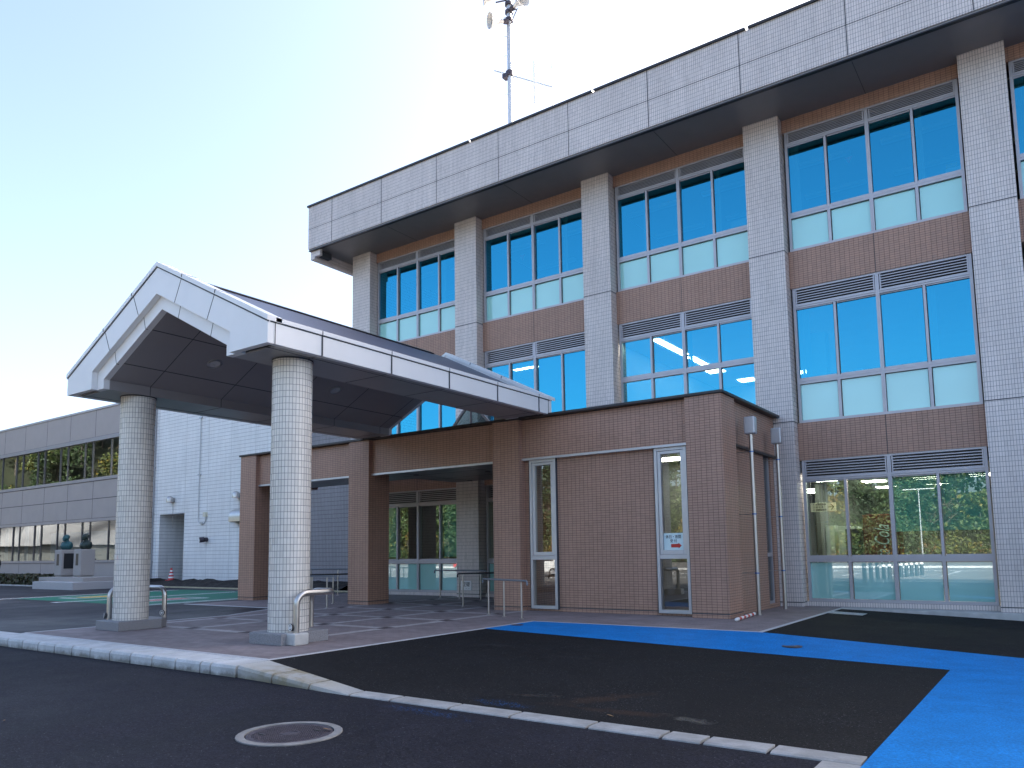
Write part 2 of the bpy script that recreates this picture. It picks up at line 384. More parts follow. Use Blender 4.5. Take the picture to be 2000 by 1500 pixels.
def zp(X, Y):                                                # falling forecourt surface
    c = lambda a: max(0., min(1., a))
    rows = [(6.75, -.15*c((X+9.4)/2.4)), (12.28, -.2*c((X+9.4)/8.05)), (14.05, -.2*c((X+4.45)/3.9)), (20.5, -.15*c((X+4.5)/3.8))]
    if Y <= rows[0][0]: return rows[0][1]-.001
    for (y0, z0), (y1, z1) in zip(rows, rows[1:]):
        if Y <= y1: return z0+(z1-z0)*(Y-y0)/(y1-y0)-.001
    return rows[-1][1]-.001
def sheet(name, rects, mat, dz, kind='structure', step=.25, extra=None, parent=None):
    mb = MB()
    for (x0, x1, y0, y1) in rects:
        nx = max(1, int(math.ceil((x1-x0)/step))); ny = max(1, int(math.ceil((y1-y0)/step)))
        vs = [(x0+(x1-x0)*i/nx, y0+(y1-y0)*j/ny) for j in range(ny+1) for i in range(nx+1)]
        mb.add([(x, y, zp(x, y)+dz) for x, y in vs], [(j*(nx+1)+i, j*(nx+1)+i+1, (j+1)*(nx+1)+i+1, (j+1)*(nx+1)+i) for j in range(ny) for i in range(nx)])
    return mb.build(name, mat, parent, smooth=True, kind=kind)

# ================================================================== SETTING
g = MB(); g.quad((-900,-900,RZ),(-1.45,-900,RZ),(-1.45,6.7,RZ),(-900,6.7,RZ)); g.quad((-1.45,-900,RZ),(900,-900,RZ),(900,3.05,RZ),(-1.45,3.05,RZ)); g.build('road', M['road'], kind='structure')
g = MB(); g.quad((-900,6.6,-.29),(900,6.6,-.29),(900,900,-.29),(-900,900,-.29)); g.quad((7.9,2.9,-.29),(900,2.9,-.29),(900,6.6,-.29),(7.9,6.6,-.29)); g.build('ground', M['road'], kind='structure')
# driveway that runs under the canopy and on towards the older wings (level with the paving)
g = MB(); g.prism([(-90,7.16),(-16.6,7.16),(-16.6,30),(-90,30)], 'z', -.3, -.006); g.build('driveway', M['drive'], kind='structure')
# block paving: canopy island, porch floor and strip along the entrance hall
g = MB()
g.prism([(-17.35,7.24),(-9.49,7.24),(-9.49,14.14),(-4.55,14.14),(-4.55,20.9),(-22.8,20.9),(-22.8,14.3),(-18.4,14.3),(-17.35,12.0)], 'z', -.3, .002)
g.build('paving', M['paving'], kind='structure')
g = MB()
g.box(-17.35,-9.49,7.15,7.24,-.3,.007); g.box(-9.49,-9.40,7.15,14.14,-.3,.007)
g.box(-9.49,-4.46,14.05,14.14,-.3,.0065); g.box(-4.55,-4.46,14.14,20.9,-.3,.0065); g.box(-23.0,-18.45,14.2,14.3,-.3,.007)
g.prism([(-18.47,14.2),(-17.43,11.95),(-17.35,12.0),(-18.4,14.3)], 'z', -.3, .0075); g.box(-17.43,-17.35,7.24,12.0,-.3,.007)
g.build('paving_edge', M['granite_pale'], bevel=.008, kind='structure')
# dark new asphalt that falls away from the paving; blue coated lane on it
sheet('forecourt', [(-9.41, 8., 6.72, 20.62)], M['new_asphalt'], 0)
sheet('blue_lane', [(-9.40, -1.33, 12.28, 14.06), (-1.33, 8., 3.0, 14.06)], M['blue_paint'], .005)
# kerb
k = MB()
def stone(x0, x1, f):
    secs = []
    for x in (x0+.017, x1-.017):
        yf, yb, zt = f(x); r = .03
        secs.append([(x,yf,-.33),(x,yb,-.33),(x,yb,zt),(x,yf+r*2,zt),(x,yf+r*.7,zt-r*.35),(x,yf+.0,zt-r*1.6)])
    n = 6; k.add(secs[0]+secs[1], [tuple(range(n)), tuple(range(n, 2*n))[::-1]]+[(i, n+i, n+(i+1) % n, (i+1) % n) for i in range(n)])
def full(x): return (6.60 if x > -16 else 6.60-(x+16)*.0, 7.148, 0.0)
def taper(x):
    t = max(0, min(1, (x+9.38)/2.4)); return (6.62-.17*t, 7.148-.43*t, .004-.150*t)
def low(x): return (6.45, 6.718, -.144)
xx = [-24.2+.635*i for i in range(23)]+[-9.98, -9.38]
for a, b in zip(xx, xx[1:]): stone(a, b, full)
for a, b in ((-9.38,-8.55),(-8.55,-7.75),(-7.75,-6.98)):
    for q in range(3): stone(a+(b-a)*q/3+(-.017 if q else 0), a+(b-a)*(q+1)/3+(.017 if q < 2 else 0), taper)
lx = [-6.98,-6.32,-5.45,-4.65,-3.75,-3.0,-2.62,-2.05,-1.33]
for a, b in zip(lx, lx[1:]): stone(a, b, low)
# return piece that runs towards the camera at the end of the kerb
k.prism([(6.44,-.33),(6.44,-.150),(3.0,-.150),(3.0,-.33)], 'x', -1.62, -1.335)
k.build('kerb', M['kerb'], kind='structure')
# green coated parking bay with white double lines and painted marks
M_L = [M['green_paint'], M['white_line'], M['yellow_line'], M['pink_line']]
gp = MB(); Z0 = -.006
def para(p0, u, v, a0, a1, b0, b1, dz, m):
    P = lambda a, b: (p0[0]+u[0]*a+v[0]*b, p0[1]+u[1]*a+v[1]*b, Z0+dz)
    gp.quad(P(a0,b0), P(a1,b0), P(a1,b1), P(a0,b1), m)
p0 = (-33.1, 13.2); u = (1, 0); v = (-.03, 1)
for i in range(1):
    para(p0, u, v, .2, 9.6, 0, 7.2, .004, 0)
for b in (0., 3.45):
    pass
for a in (0., 4.6, 9.2):
    para(p0, u, v, a-.12, a+.02, -.4, 6.9, .008, 1); para(p0, u, v, a+.24, a+.38, -.4, 6.9, .008, 1)
    para(p0, u, v, a-.12, a+.38, -.55, -.4, .008, 1)
for a in (1.6, 6.3):
    for (a0, a1, b0, b1) in ((0,1.5,1.0,1.14),(0,1.5,3.4,3.54),(0,.14,1.14,3.4),(1.36,1.5,1.14,3.4)): para(p0, u, v, a+a0, a+a1, b0, b1, .008, 1)
para(p0, u, v, 1.95, 2.75, 1.5, 3.0, .008, 2); para(p0, u, v, 6.65, 7.4, 1.5, 3.0, .008, 3)
for a, b in ((1.8, 1.3), (2.85, 2.4), (6.6, 1.25), (7.45, 2.6)): para(p0, u, v, a, a+.08, b, b+.8, .012, 1)
gp.build('parking_bay', M_L, kind='structure')
# strip of bare ground and pale stone edging along the white wall
g = MB(); g.box(-46.5,-22.4,21.55,21.75,-.1,.05); g.build('verge_edging', plain('sandy_stone_edging', (.42,.37,.25), .8, 0, .2, 5), kind='structure')
def mound(name, x0, x1, y0, y1, h, n1=80, n2=10, seed=1):
    rnd = np.random.RandomState(seed); mb = MB(); nz = rnd.rand(n2+1, n1+1); nz = (nz+np.roll(nz,1,1)+np.roll(nz,-1,1)*.5)/2.5
    vs = []
    for j in range(n2+1):
        for i in range(n1+1):
            t = j/n2; vs.append((x0+(x1-x0)*i/n1, y0+(y1-y0)*t, -.02+h*(math.sin(math.pi*min(1, t*.75))**.8)*(.35+1.0*nz[j, i])))
    mb.add(vs, [(j*(n1+1)+i, j*(n1+1)+i+1, (j+1)*(n1+1)+i+1, (j+1)*(n1+1)+i) for j in range(n2) for i in range(n1)])
    return mb.build(name, M['soil'], kind='stuff', label='strip of dark soil and rubble at foot of white tiled wall')
mound('soil', -46, -24.5, 21.75, 24.75, .32, 110, 8, 3)

# ================================================================== MAIN BUILDING
COLX = [-22.215+5.27*i for i in range(7)]; CW = .965
YC, YB, YW = 20.6, 20.96, 21.02
B = thing('office_building', 'three storey town office with pale tiled columns and brown tiled bands', 'building', (-11, 21, 0))
for i, x in enumerate(COLX):
    c = MB(); c.box(x, x+CW, YC, 21.5, 0, 13.36)
    co = c.build('column', M['grey_tile'], B)
    j = MB()
    for z in (9.5, 4.82, .1): j.box(x-.003, x+CW+.003, YC-.003, 21.5, z, z+.022)
    j.build('joint', M['seam'], co)
# spandrels, plinth and frieze between the columns
for i in range(6):
    x0, x1 = COLX[i]+CW, COLX[i+1]
    MB().box(x0, x1, YB, 21.4, 13.0, 13.36).build('frieze', M['brown_tile'], B)
    for z0, z1 in ((8.52, 9.56), (3.82, 4.82)): MB().box(x0, x1, YB, 21.4, z0, z1).build('spandrel', M['brown_tile'], B)
    if i == 2: MB().box(x0, x1, YB, 21.4, .0, 3.82).build('infill_wall', M['brown_tile'], B)
    if i != 2:
        s = MB(); s.box(x0, x1, YB, 21.4, -.2, .125); s.build('plinth', M['grey_tile'], B)
    jm = MB(); xm = (x0+x1)/2
    for z0, z1 in ((8.52, 9.56), (3.82, 4.82)): jm.box(xm-.006, xm+.006, YB-.002, YB+.1, z0, z1)
    jm.build('expansion_joint', M['seam'], B)
# windows -----------------------------------------------------------
def pane(mb, x0, x1, z0, z1, y, tilt=.0040):
    a, b = random.uniform(-tilt, tilt), random.uniform(-tilt, tilt)
    hx, hz = (x1-x0)/2, (z1-z0)/2
    P = lambda sx, sz: (x0+hx+sx*hx, y+a*sx*hx+b*sz*hz, z0+hz+sz*hz)
    mb.quad(P(-1,-1), P(1,-1), P(1,1), P(-1,1))
def window(i, fl, kind='std'):
    zb = {0: .125, 1: 4.82, 2: 9.56}[fl]; zt = {0: 3.82, 1: 8.52, 2: 13.0}[fl]
    zr = {0: 1.215, 1: 5.945, 2: 10.58}[fl]; zl = {0: 3.31, 1: 8.01, 2: 12.64}[fl]
    if kind == 'mid': zr = 6.74
    x0, x1 = COLX[i]+CW+.05, COLX[i+1]-.05; xm = (x0+x1)/2
    xs = [x0, (x0+xm)/2, xm, (x1+xm)/2, x1]
    f = MB(); yf = 20.985; yb = 21.12
    f.box(x0, x0+.07, yf, yb, zb, zt); f.box(x1-.07, x1, yf, yb, zb, zt)
    f.box(x0+.07, x1-.07, yf, yb, zt-.05, zt); f.box(x0+.07, x1-.07, yf, yb, zb, zb+.07)
    f.box(xm-.045, xm+.045, yf-.004, yb, zb+.07, zt-.05); f.box(xm-.006, xm+.006, yf-.008, yf-.004, zb+.07, zt-.05)
    for a, b in ((x0+.07, xm-.045), (xm+.045, x1-.07)):
        f.box(a, b, yf+.004, yb, zl-.05, zl+.045); f.box(a, b, yf-.012, yf+.004, zl+.0, zl+.02)
        if kind != 'tall':
            f.box(a, b, yf+.003, yb, zr-.075, zr+.06); f.box(a, b, yf-.004, yf+.003, zr-.012, zr+.012)
    for q in (1, 3):
        x = xs[q]
        f.box(x-.03, x+.03, yf+.01, yb, (zr+.06 if kind != 'tall' else zb+.07), zl-.05)
        f.box(x-.012, x+.012, yf-.01, yf+.01, zl-.03, zl+.05)
        if kind != 'tall': f.box(x-.036, x+.036, yf+.008, yb, zb+.07, zr-.075)
    for q in range(4):                                          # sash stiles and rails
        a = xs[q]+(.07 if q == 0 else .05); b = xs[q+1]-(.07 if q == 3 else .05); yo = yf+.03+(.02 if q in (1, 2) else 0)
        zz0 = zr+.06 if kind != 'tall' else zb+.07
        f.box(a, b, yo, yo+.03, zz0, zz0+.035); f.box(a, b, yo, yo+.03, zl-.08, zl-.05)
    W = f.build('window', M['alu'], B)
    gl = MB()
    for q in range(4):
        a = xs[q]+.05; b = xs[q+1]-.05; y = 21.055+(.02 if q in (1, 2) else 0)
        pane(gl, a, b, (zr+.1 if kind != 'tall' else zb+.09), zl-.07, y)
        if kind == 'mid': pane(gl, a, b, zb+.08, zr-.09, 21.06)
    gl.build('glass', M['glass'] if fl else M['glass_low'], W)
    if kind == 'std':
        fr = MB()
        for q in range(4):
            a = xs[q]+.055; b = xs[q+1]-.055; fr.box(a, b, 21.06, 21.07, zb+.075, zr-.09)
        fr.build('frosted_panel', M['frost'] if fl else M['frost_low'], W)
    lv = MB()
    for a, b in ((x0+.075, xm-.06), (xm+.06, x1-.075)):
        lv.box(a, a+.03, yf+.012, yb-.02, zl+.045, zt-.05); lv.box(b-.03, b, yf+.012, yb-.02, zl+.045, zt-.05)
        n = 6 if fl < 2 else 6; hh = (zt-.05-zl-.045)/n
        for q in range(n):
            z = zl+.045+hh*q
            lv.prism([(yf+.014, z), (yf+.020, z-.001), (yf+.085, z+hh*.55), (yf+.085, z+hh*.62), (yf+.026, z+hh*.36), (yf+.014, z+hh*.34)], 'x', a+.03, b-.03)
    lo = lv.build('louvre', M['alu'], W)
    bk = MB(); bk.box(x0+.07, x1-.07, yb-.005, yb+.02, zl+.05, zt-.05); bk.build('louvre_backing', M['black'], W)
    return W, xs, zb, zr, zl
WIN = {}
for i in range(6):
    for fl in range(3):
        if fl == 0 and i == 2: continue
        kind = 'tall' if (fl == 1 and i in (0, 1)) else ('mid' if (fl == 1 and i == 2) else 'std')
        WIN[i, fl] = window(i, fl, kind)
# blinds
def blind(key, q, drop, mat, slats=True, y=21.19):
    W, xs, zb, zr, zl = WIN[key]; mb = MB(); a, b = xs[q]+.03, xs[q+1]-.03; z1 = zl+.02; z0 = z1-drop
    if slats:
        n = int(drop/.045)
        for k_ in range(n):
            z = z1-(k_+1)*drop/n; mb.prism([(y, z), (y+.004, z-.002), (y+.015, z+.041), (y+.011, z+.043)], 'x', a, b)
        mb.box(a, b, y, y+.04, z1-.03, z1)
    else: mb.box(a, b, y, y+.006, z0, z1)
    mb.build('blind', mat, W)
blind((4, 0), 2, 1.45, M['blind']); blind((4, 0), 3, 1.45, M['blind'])
blind((3, 0), 2, 1.45, M['blind']); blind((3, 0), 3, 1.45, M['blind']); blind((0, 0), 3, 1.95, M['blind']); blind((0, 0), 0, 1.95, M['blind'])
for key, q, dr in (((1,1),2,2.4),((1,1),3,2.4),((0,1),2,2.6),((0,1),3,2.6)): blind(key, q, dr, M['roller'], False)
# pale curtains gathered beside some panes and half-lowered roller blinds
def curtain(key, q, side, wd=.16):
    W, xs, zb, zr, zl = WIN[key]; z0 = zr+.07 if key[1] else zr; x = xs[q]+.06 if side < 0 else xs[q+1]-.06-wd; mb = MB()
    n = max(3, int(wd/.04))
    for k_ in range(n): mb.box(x+wd*k_/n, x+wd*(k_+.8)/n, 21.2+.02*(k_ % 2), 21.23+.02*(k_ % 2), z0, zl)
    mb.build('curtain', M['roller'], W)
for key, q, sd, wd in (((0,2),0,1,.1),((0,2),3,-1,.12),((1,2),0,1,.10),((1,2),3,-1,.14),((2,2),0,1,.12),((2,2),3,-1,.12),((3,2),0,-1,.26),((3,2),3,-1,.14),((3,1),3,-1,.16),((3,1),0,-1,.3),((2,1),2,-1,.12),((4,2),0,-1,.3)): curtain(key, q, sd, wd)
for key, q, dr in (((3,1),3,.12),((3,2),2,.1),((1,2),1,.14)): blind(key, q, dr, M['roller'], False)
# interior shell (floors, ceilings, partitions)
sh = MB()
for z0, z1 in ((4.0, 4.7), (8.7, 9.45)): sh.box(-21.2, 9.3, 21.42, 31, z0, z1)
sh.box(-21.2, 9.3, 21.42, 31, -.2, .04)
sh.build('floor_slab', M['floor_int'], B)
ce = MB()
for z in (3.5, 8.2, 12.78): ce.box(-21.2, 9.3, 21.42, 30.9, z, z+.05)
ce.build('suspended_ceiling', M['ceil_int'], B)
wl = MB(); wl.box(-21.2, 9.3, 31, 31.2, .04, 12.7)
for x in (-16.45, -11.2): wl.box(x-.06, x+.06, 21.5, 30.98, 4.7, 8.19); wl.box(x-.06, x+.06, 21.5, 30.98, 9.45, 12.77)
wl.box(-5.95, -5.83, 24.5, 30.98, .041, 3.49)
wl.build('interior_wall', M['dark_int'], B)
shell = MB(); shell.box(-22.2, -21.25, 21.5, 33, 0, 13.36); shell.box(9.5, 10.3, 21.5, 33, 0, 13.36); shell.box(-22.2, 10.3, 33, 33.4, 0, 13.36)
shell.build('side_wall', M['grey_tile'], B)
# ceiling lamps that shine inside; a few are added as fill
def lamp(x0, x1, y0, y1, z):
    m_ = MB(); m_.box(x0, x1, y0, y1, z-.02, z-.004); m_.build('ceiling_lamp', M['lamp'], B)
lamp(-10.1, -9.86, 22.15, 24.6, 8.2); lamp(-10.1, -9.86, 24.95, 26.5, 8.2)
for x, y in ((-14.2, 29.9), (-11.75, 29.9), (-9.6, 29.9), (-7.4, 29.9), (-10.05, 27.6)): lamp(x-.3, x+.3, y-.3, y+.3, 8.2)
lamp(-15.9, -14.9, 22.7, 22.86, 8.2)
for x, y in ((-4.4, 25.3), (-4.5, 28.1), (-6.9, 28.6), (-3.0, 25.3), (-1.6, 25.3), (-3.0, 28.1), (1, 25.3)): lamp(x-.30, x+.30, y-.30, y+.30, 3.5)
for x, y in ((-4.85, 22.1), (-3.6, 22.1), (-5.5, 24.0)): lamp(x-.3, x+.3, y-.15, y+.15, 3.5)  # lamps added near the window to light the sign and cabinets
for x in np.arange(-20.5, 9, 2.6):
    for y in (22.6, 24.8, 27.0): MB().box(x-.9, x+.9, y-.1, y+.1, 12.68, 12.775).build('ceiling_fixture', M['white'], B)
for x, y in ((-7.0, 26.2), (-6.7, 27.2)): lamp(x-.12, x+.12, y-.12, y+.12, 3.5)
# eaves: tiled parapet on a deep soffit
XL, YP = -23.13, 19.1
p = MB()
p.box(XL, 10.5, YP, YP+.4, 13.42, 15.13); p.box(XL, XL+.4, YP+.4, 33.5, 13.42, 15.13)
pa = p.build('parapet', M['grey_tile'], B)
j = MB(); j.box(XL-.003, 10.5, YP-.003, YP+.2, 14.21, 14.228)
for q in range(-4, 8):
    x = -11.22+2.64*q
    j.box(x-.011, x+.011, YP-.003, YP+.2, 13.43, 15.13)
j.box(XL-.003, XL+.2, YP+3., YP+3.02, 13.43, 15.12)
j.build('joint', M['seam'], pa)
cp = MB(); cp.box(XL-.05, -15.02, YP-.05, YP+.45, 15.13, 15.2)
for a, b in ((-14.98, -10.34), (-10.30, -5.72), (-5.66, 10.5)): cp.box(a, b, YP-.05, YP+.45, 15.13, 15.2)
cp.box(XL-.05, XL+.45, YP+.46, 33.5, 15.13, 15.2)
cp.build('coping', M['coping'], pa)
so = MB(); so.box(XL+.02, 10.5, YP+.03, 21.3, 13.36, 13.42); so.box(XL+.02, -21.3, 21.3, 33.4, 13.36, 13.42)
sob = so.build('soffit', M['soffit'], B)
dl = MB(); dl.box(XL+.02, 10.5, YP+.005, YP+.12, 13.33, 13.36)
for q in range(0, 6):
    x = -19.06+5.27*q; dl.box(x-.006, x+.006, YP+.2, YP+1.86, 13.356, 13.37)
dl.build('drip_edge', M['coping'], sob)
# downstand beam and open gutter box at the left corner of the eaves
d = MB(); d.box(-23.08, -22.86, YP+.10, 32, 13.0, 13.36); d.box(-22.86, -22.55, YP+.10, YP+.22, 13.1, 13.36)
d.build('eaves_beam', M['grey_tile'], B)
d = MB(); d.box(-22.84, -22.62, YP+.30, YP+.75, 13.12, 13.33); d.build('gutter_outlet', M['seam'], B)
rf = MB(); rf.box(XL+.4, 10.5, YP+.4, 33.5, 13.44, 13.6); rf.build('roof', M['concrete'], B)
# foundation kerb of the building by the forecourt
fk = MB(); fk.box(-4.46, 10.5, 20.32, 20.96, -.4, .0); fk.build('foundation', M['concrete'], B, bevel=.01)
# cornerstone on the column beside the entrance
cs = MB(); cs.box(-16.73, -16.29, 20.575, 20.6, .24, .56)
cso = cs.build('cornerstone', M['white'], B, label='white cornerstone plate with two brushed characters')
text('定礎', .17, M['ink'], cso, (-16.51, 20.573, .43), width=.30)
text('・・・', .07, M['ink'], cso, (-16.51, 20.573, .29), width=.26)

# ================================================================== ENTRANCE HALL (brown tiled, flat roofed)
H = thing('entrance_hall', 'single storey brown tiled entrance hall with flat roof and slim windows', 'building', (-14, 17, 0))
PX = [(-23.22, -22.37), (-17.74, -16.87), (-12.18, -11.32), (-6.71, -5.855)]
for i, (a, b) in enumerate(PX):
    q = MB(); q.box(a, b, 16.35, 17.22, 0, 4.96)
    po = q.build('post', M['brown_tile'], H)
    jj = MB(); jj.box(a-.002, b+.002, 16.348, 17.222, .09, .112); jj.build('joint', M['seam'], po)
def beam(x0, x1, y0, y1, z0=3.94, z1=4.955):
    q = MB(); q.box(x0, x1, y0, y1, z0, z1); return q.build('lintel', M['brown_tile'], H)
for (a, b), (c, d_) in zip(PX, PX[1:]):
    beam(b, c, 16.5, 16.95)
beam(-23.1, -22.5, 17.22, 19.2); beam(-6.35, -5.97, 17.22, 20.58)
tr = MB()                                                     # pale drip trim under the lintels
for (a, b), (c, d_) in zip(PX, PX[1:]): tr.box(b, c, 16.47, 16.62, 3.885, 3.94)
tr.build('drip_trim', M['alu_light'], H)
tr = MB(); tr.box(-6.1, -5.93, 17.22, 20.58, 3.88, 3.94); tr.build('side_trim', M['coping'], H)
# solid wall of the closed room on the right with its two slim windows
q = MB()
WX = [(-11.14, -10.34), (-7.60, -6.80)]
q.box(-11.32, WX[0][0], 16.62, 16.8, 0, 3.885); q.box(WX[0][1], WX[1][0], 16.62, 16.8, 0, 3.885); q.box(WX[1][1], -6.71, 16.62, 16.8, 0, 3.885)
for a, b in WX: q.box(a, b, 16.62, 16.8, 0, .055)
wf = q.build('front_wall', M['brown_tile'], H)
jj = MB(); jj.box(-11.3, WX[0][0], 16.618, 16.7, .09, .112); jj.box(WX[0][1], WX[1][0], 16.618, 16.7, .09, .112); jj.build('joint', M['seam'], wf)
q = MB(); q.box(-6.2, -6.02, 17.55, 19.72, 0, 3.885); q.box(-6.2, -6.02, 17.22, 17.55, 0, .11); q.box(-6.2, -6.02, 19.72, 20.58, 0, .11); q.box(-6.2, -6.02, 20.30, 20.58, .11, 3.885)
q.build('side_wall', M['brown_tile'], H)
q = MB(); q.box(-11.5, -11.34, 17.22, 20.58, 0, 3.885); q.build('porch_side_wall', M['brown_tile'], H)
def slim(a, b):
    f = MB(); y0, y1 = 16.545, 16.70
    f.box(a, a+.07, y0, y1, .06, 3.885); f.box(b-.07, b, y0, y1, .06, 3.885)
    f.box(a+.07, b-.07, y0, y1, 3.81, 3.885); f.box(a+.07, b-.07, y0, y1, .06, .14); f.box(a+.07, b-.07, y0+.01, y1, 1.30, 1.40)
    for x0, x1 in ((a+.075, a+.155), (b-.155, b-.075)): f.box(x0, x1, y0+.02, y1-.03, 1.405, 3.805)
    f.box(a+.155, b-.155, y0+.02, y1-.03, 1.405, 1.50); f.box(a+.155, b-.155, y0+.02, y1-.03, 3.735, 3.805)
    W = f.build('slim_window', M['alu_light'], H, bevel=.004)
    jm = MB(); jm.box(a-.02, a, 16.56, 16.7, .05, 3.885); jm.box(b, b+.02, 16.56, 16.7, .05, 3.885); jm.build('sealant', M['seam'], W)
    gl = MB(); pane(gl, a+.15, b-.15, 1.49, 3.74, 16.63, .001); pane(gl, a+.065, b-.065, .135, 1.305, 16.64, .001); gl.build('glass', M['glass_clear'], W)
    return W
SLIM = [slim(a, b) for a, b in WX]
def side_slim(y0, y1):
    f = MB(); f.box(-6.17, -6.06, y0, y0+.05, .11, 3.885); f.box(-6.17, -6.06, y1-.05, y1, .11, 3.885)
    f.box(-6.17, -6.06, y0+.05, y1-.05, 1.3, 1.4); f.box(-6.17, -6.06, y0+.05, y1-.05, .11, .17)
    W = f.build('side_window', M['alu'], H); gl = MB(); gl.quad((-6.1, y0+.05, .17), (-6.1, y1-.05, .17), (-6.1, y1-.05, 3.88), (-6.1, y0+.05, 3.88)); gl.build('glass', M['glass_clear'], W)
side_slim(17.23, 17.54); side_slim(19.73, 20.29)
# roof slab, coping, ceiling of porch
q = MB(); q.box(-22.6, -6.36, 16.95, 20.55, 4.3, 4.9); q.build('roof', M['concrete'], H)
cpm = MB(); cpm.box(-23.27, -5.80, 16.30, 16.98, 4.965, 5.03); cpm.box(-6.4, -5.80, 16.98, 20.72, 4.965, 5.03); cpm.box(-23.27, -22.4, 16.98, 19.2, 4.965, 5.03)
cpm.build('coping', M['coping'], H, bevel=.008)
q = MB(); q.box(-22.5, -17.0, 16.96, 18.6, 3.95, 4.0); q.box(-17.0, -11.35, 16.96, 20.58, 3.95, 4.0)
sf = q.build('porch_ceiling', M['porch_soffit'], H)
jj = MB()
for x in (-16.2, -13.8): jj.box(x-.008, x+.008, 16.97, 20.57, 3.947, 3.951)
for y in (17.9, 19.2): jj.box(-17.0, -11.36, y-.008, y+.008, 3.946, 3.952)
jj.build('joint', M['seam'], sf)
for x, y in ((-16.17, 17.7), (-16.1, 20.3), (-13.9, 18.4)):
    q = MB(); q.lathe([(.09, 0), (.09, .012), (.07, .012)], (x, y, 3.936), 20); q.build('downlight', M['black'], sf)
q = MB(); q.box(-11.33, -6.2, 16.82, 20.57, 3.84, 3.9); q.build('room_ceiling', M['ceil_int'], H)
q = MB(); q.box(-8.3, -7.65, 18.1, 18.6, 3.81, 3.835); q.build('ceiling_lamp', M['lamp'], H)
q = MB(); q.box(-11.33, -6.2, 19.4, 19.5, .01, 3.83); q.build('partition', M['dark_int'], H)
# small glazed gable rooflight on the porch roof
GX, gy0, gy1 = -13.8, 17.45, 20.4
q = MB()
for y in (gy0, gy1-.06):
    for sgn in (-1, 1):
        q.prism([(GX+sgn*1.05, 4.9), (GX+sgn*.95, 4.9), (GX, 5.98-.07), (GX, 5.98+.03)][::(1 if sgn < 0 else -1)], 'y', y, y+.06)
    q.box(GX-.03, GX+.03, y+.01, y+.05, 4.9, 5.92)
    q.box(GX-.95, GX+.95, y+.005, y+.055, 4.9, 4.98)
q.box(GX-.04, GX+.04, gy0+.06, gy1-.06, 5.90, 5.99)
for y in (18.4, 19.4):
    for sgn in (-1, 1): q.prism([(GX+sgn*1.04, 4.91), (GX+sgn*.97, 4.91), (GX+sgn*.03, 5.90), (GX+sgn*.03, 5.97)][::(1 if sgn < 0 else -1)], 'y', y, y+.04)
rl = q.build('rooflight', M['alu'], H)
q = MB(); q.add([(GX-1, gy0+.03, 4.92), (GX+1, gy0+.03, 4.92), (GX, gy0+.03, 5.93)], [(0, 1, 2)])
for sgn in (-1, 1): q.quad((GX+sgn*1.01, gy0+.06, 4.92), (GX+sgn*1.01, gy1-.06, 4.92), (GX, gy1-.06, 5.94), (GX, gy0+.06, 5.94))
q.build('glass', M['glass_clear'], rl)

# ================================================================== CANOPY (porte-cochere)
K = thing('entrance_canopy', 'white gabled drop off canopy on two round tiled columns', 'canopy', (-13.8, 12, 0))
KC, hw = -13.79, 3.42
def gable(h_out, z_e, z_a, h_in, zi_e, zi_a, zb=5.0):
    o = [(KC-h_out, zb), (KC-h_out, z_e), (KC, z_a), (KC+h_out, z_e), (KC+h_out, zb)]
    i = [(KC+h_in, zb), (KC+h_in, zi_e), (KC, zi_a), (KC-h_in, zi_e), (KC-h_in, zb)]
    return o, i
def ring(mb, o, i, y0, y1, m=0):
    """horseshoe between outer and inner outline"""
    n = len(o); ii = i[::-1]
    for a in range(n-1):
        vs = [(o[a][0], y0, o[a][1]), (o[a+1][0], y0, o[a+1][1]), (ii[a+1][0], y0, ii[a+1][1]), (ii[a][0], y0, ii[a][1])]
        vs += [(x, y1, z) for x, _, z in vs]
        mb.add(vs, [(0,1,2,3),(7,6,5,4),(0,4,5,1),(3,2,6,7)], m)
    for e in (0, n-1):
        a, b = o[e], ii[e]; f = [(a[0],y0,a[1]),(b[0],y0,b[1]),(b[0],y1,b[1]),(a[0],y1,a[1])]
        mb.add(f, [(0,1,2,3)] if e == 0 else [(3,2,1,0)], m)
o, i_ = gable(hw, 5.44, 7.15, 2.375, 5.37, 6.545)
